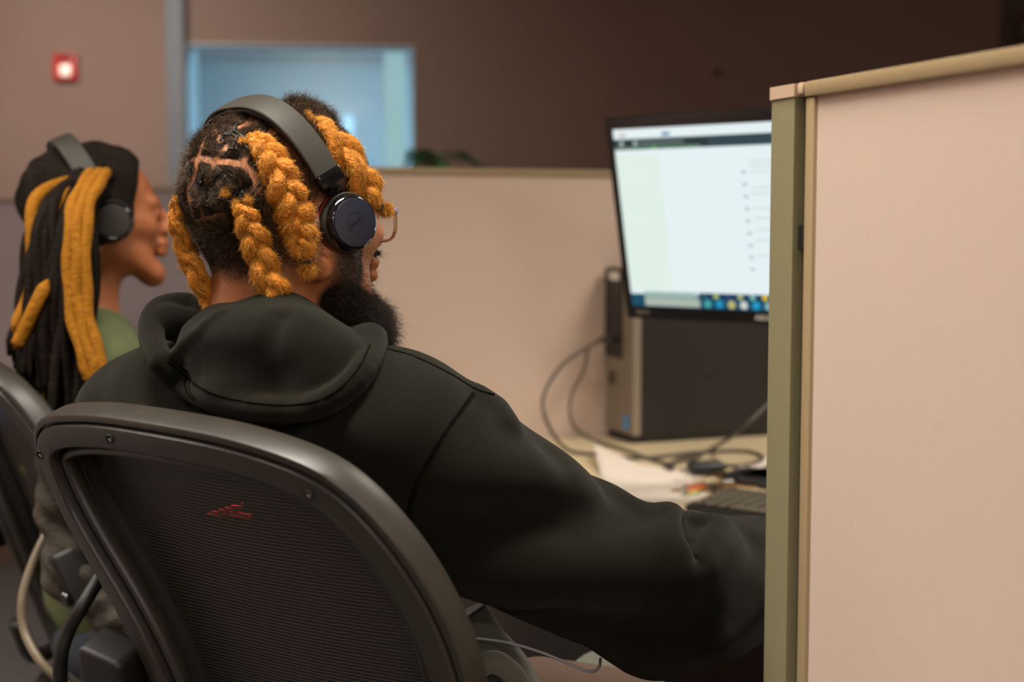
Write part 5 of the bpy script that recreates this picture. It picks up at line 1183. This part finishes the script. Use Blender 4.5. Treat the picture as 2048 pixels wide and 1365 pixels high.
# hair cap and locs
hc = nets(lambda p: (lambda q: smax(headL(q)*.88-.016-.004*np.sin(q[:, 0]*90)*np.sin(q[:, 1]*70+q[:, 2]*60), np.maximum(-(q[:, 2]-(-.045+.9*np.maximum(q[:, 1]+.01, 0))), q[:, 1]-.045-.25*np.clip(q[:, 2]-.03, 0, .1)), .01))(tW(p)), WO-np.array([.15, .16, .10]), WO+np.array([.15, .16, .18]), .006, 0)
wh = obj('hair', hc, M['loc_dark'], woman, space='C', label='dark hair drawn back into locs')
R3 = np.random.default_rng(5)
for k in range(84):
    u_ = R3.random(); side = R3.uniform(-.2, 1.0); r_s = .074*side; f_s = R3.uniform(-.10, .02)
    top = wH(r_s*.8, f_s*.7+.012, .078+.03*R3.random()-.25*abs(f_s)*.5)
    tx = 22+165*u_; dn_ = 2.07-.10*side*R3.uniform(.6, 1)
    mid = at(78+112*u_+R3.normal()*5, 440+R3.normal()*15, dn_+.03); lo1 = at(48+135*u_+R3.normal()*7, 600, dn_-.01); lo2 = at(tx, 690+230*u_**.8+R3.normal()*25, dn_-.03)
    gold = k in (7, 19, 41, 58); P = catmull([top, mid, lo1, lo2], 34); P = P+np.array([.004, .004, 0])*np.sin(np.linspace(0, 12, 34)+k)[:, None]
    obj('loc', MB().tube(P, np.interp(np.linspace(0, 1, 34), [0, .9, 1], [.0095, .0065, .002])*R3.uniform(.85, 1.25), 9).out(), M['loc_gold' if gold else 'loc_dark'], wh, space='C', label='golden loc' if gold else None)
P = catmull([at(196, 345, 2.10), at(176, 374, 2.02), at(157, 420, 1.97), at(152, 500, 1.95), at(153, 590, 1.94), at(164, 660, 1.93), at(184, 725, 1.92), at(192, 760, 1.92)], 50)
for dx in (-.010, .002, .013): obj('loc', MB().tube(P+np.array([dx, -.003+abs(dx)*.3, 0])+np.array([.0015, 0, 0])*np.sin(np.linspace(0, 30, 50)+dx*300)[:, None], .0085, 10).out(), M['loc_gold'], wh, space='C', label='bright golden loc falling past the headset')
P = catmull([at(96, 560, 1.97), at(72, 610, 1.96), at(44, 670, 1.96), at(30, 700, 1.96)], 20); obj('loc', MB().tube(P, np.interp(np.linspace(0, 1, 20), [0, .12, .85, 1], [.002, .010, .010, .002]), 10).out(), M['loc_gold'], wh, space='C', label='golden loc')
make_headset(WO+wR*.0, wR, wF, zU, 'grey headset worn by the person with long locs', False)
# tan tube of the second chair, coat and cloth on it
P = [at(112, 1020, 2.02), at(96, 1060, 1.98), at(66, 1125, 1.95), at(45, 1195, 1.93), at(48, 1260, 1.92), at(78, 1320, 1.90), at(118, 1360, 1.90), at(170, 1400, 1.90)]
v, f = MB().tube(catmull(P, 60), .0062, 12).out(); 
obj('arm_loop', (v, f), M['tube_tan'], chair2, space='C', label='tan arm loop')
obj('arm_loop', MB().tube(catmull([at(202, 1150, 1.63), at(165, 1212, 1.6), at(137, 1262, 1.6), at(121, 1320, 1.6), at(122, 1420, 1.62)], 30), .0085, 12).out(), M['chair_dark'], chair, space='C')
coat = union([(capsule(at(98, 925, 1.93), at(104, 1010, 1.92), .016, .018), 0), (capsule(at(118, 1020, 1.93), at(150, 1130, 1.93), .026, .036), .03), (capsule(at(150, 1130, 1.93), at(235, 1215, 1.93), .036, .036), .03), (capsule(at(120, 1165, 1.92), at(250, 1245, 1.92), .016, .024), .02)])
v, f = nets(lambda p: coat(p)-.0025*np.sin(p[:, 2]*150+np.sin(p[:, 0]*40)*2.5)-.0015*np.sin(p[:, 0]*170+p[:, 2]*90), (-.80, 1.80, .55), (-.42, 2.05, 1.04), .006, 1)
obj('coat', (v, f), M['grey_coat'], space='C', label='grey crumpled coat draped over the side of the second chair', cat='coat')
cl = union([(ellip(at(22, 838, 2.30), (.06, .05, .045)), 0), (ellip(at(-30, 870, 2.30), (.07, .05, .06)), .03)])
obj('cushion', nets(cl, (-1.0, 2.15, .82), (-.60, 2.45, 1.02), .007, 1), mat('blue_cloth', lin(52, 92, 128), .9, noise=(60, .1, one)), space='C', label='blue cushion beside the person with long locs', cat='cushion')
print('total objects', len(bpy.data.objects))
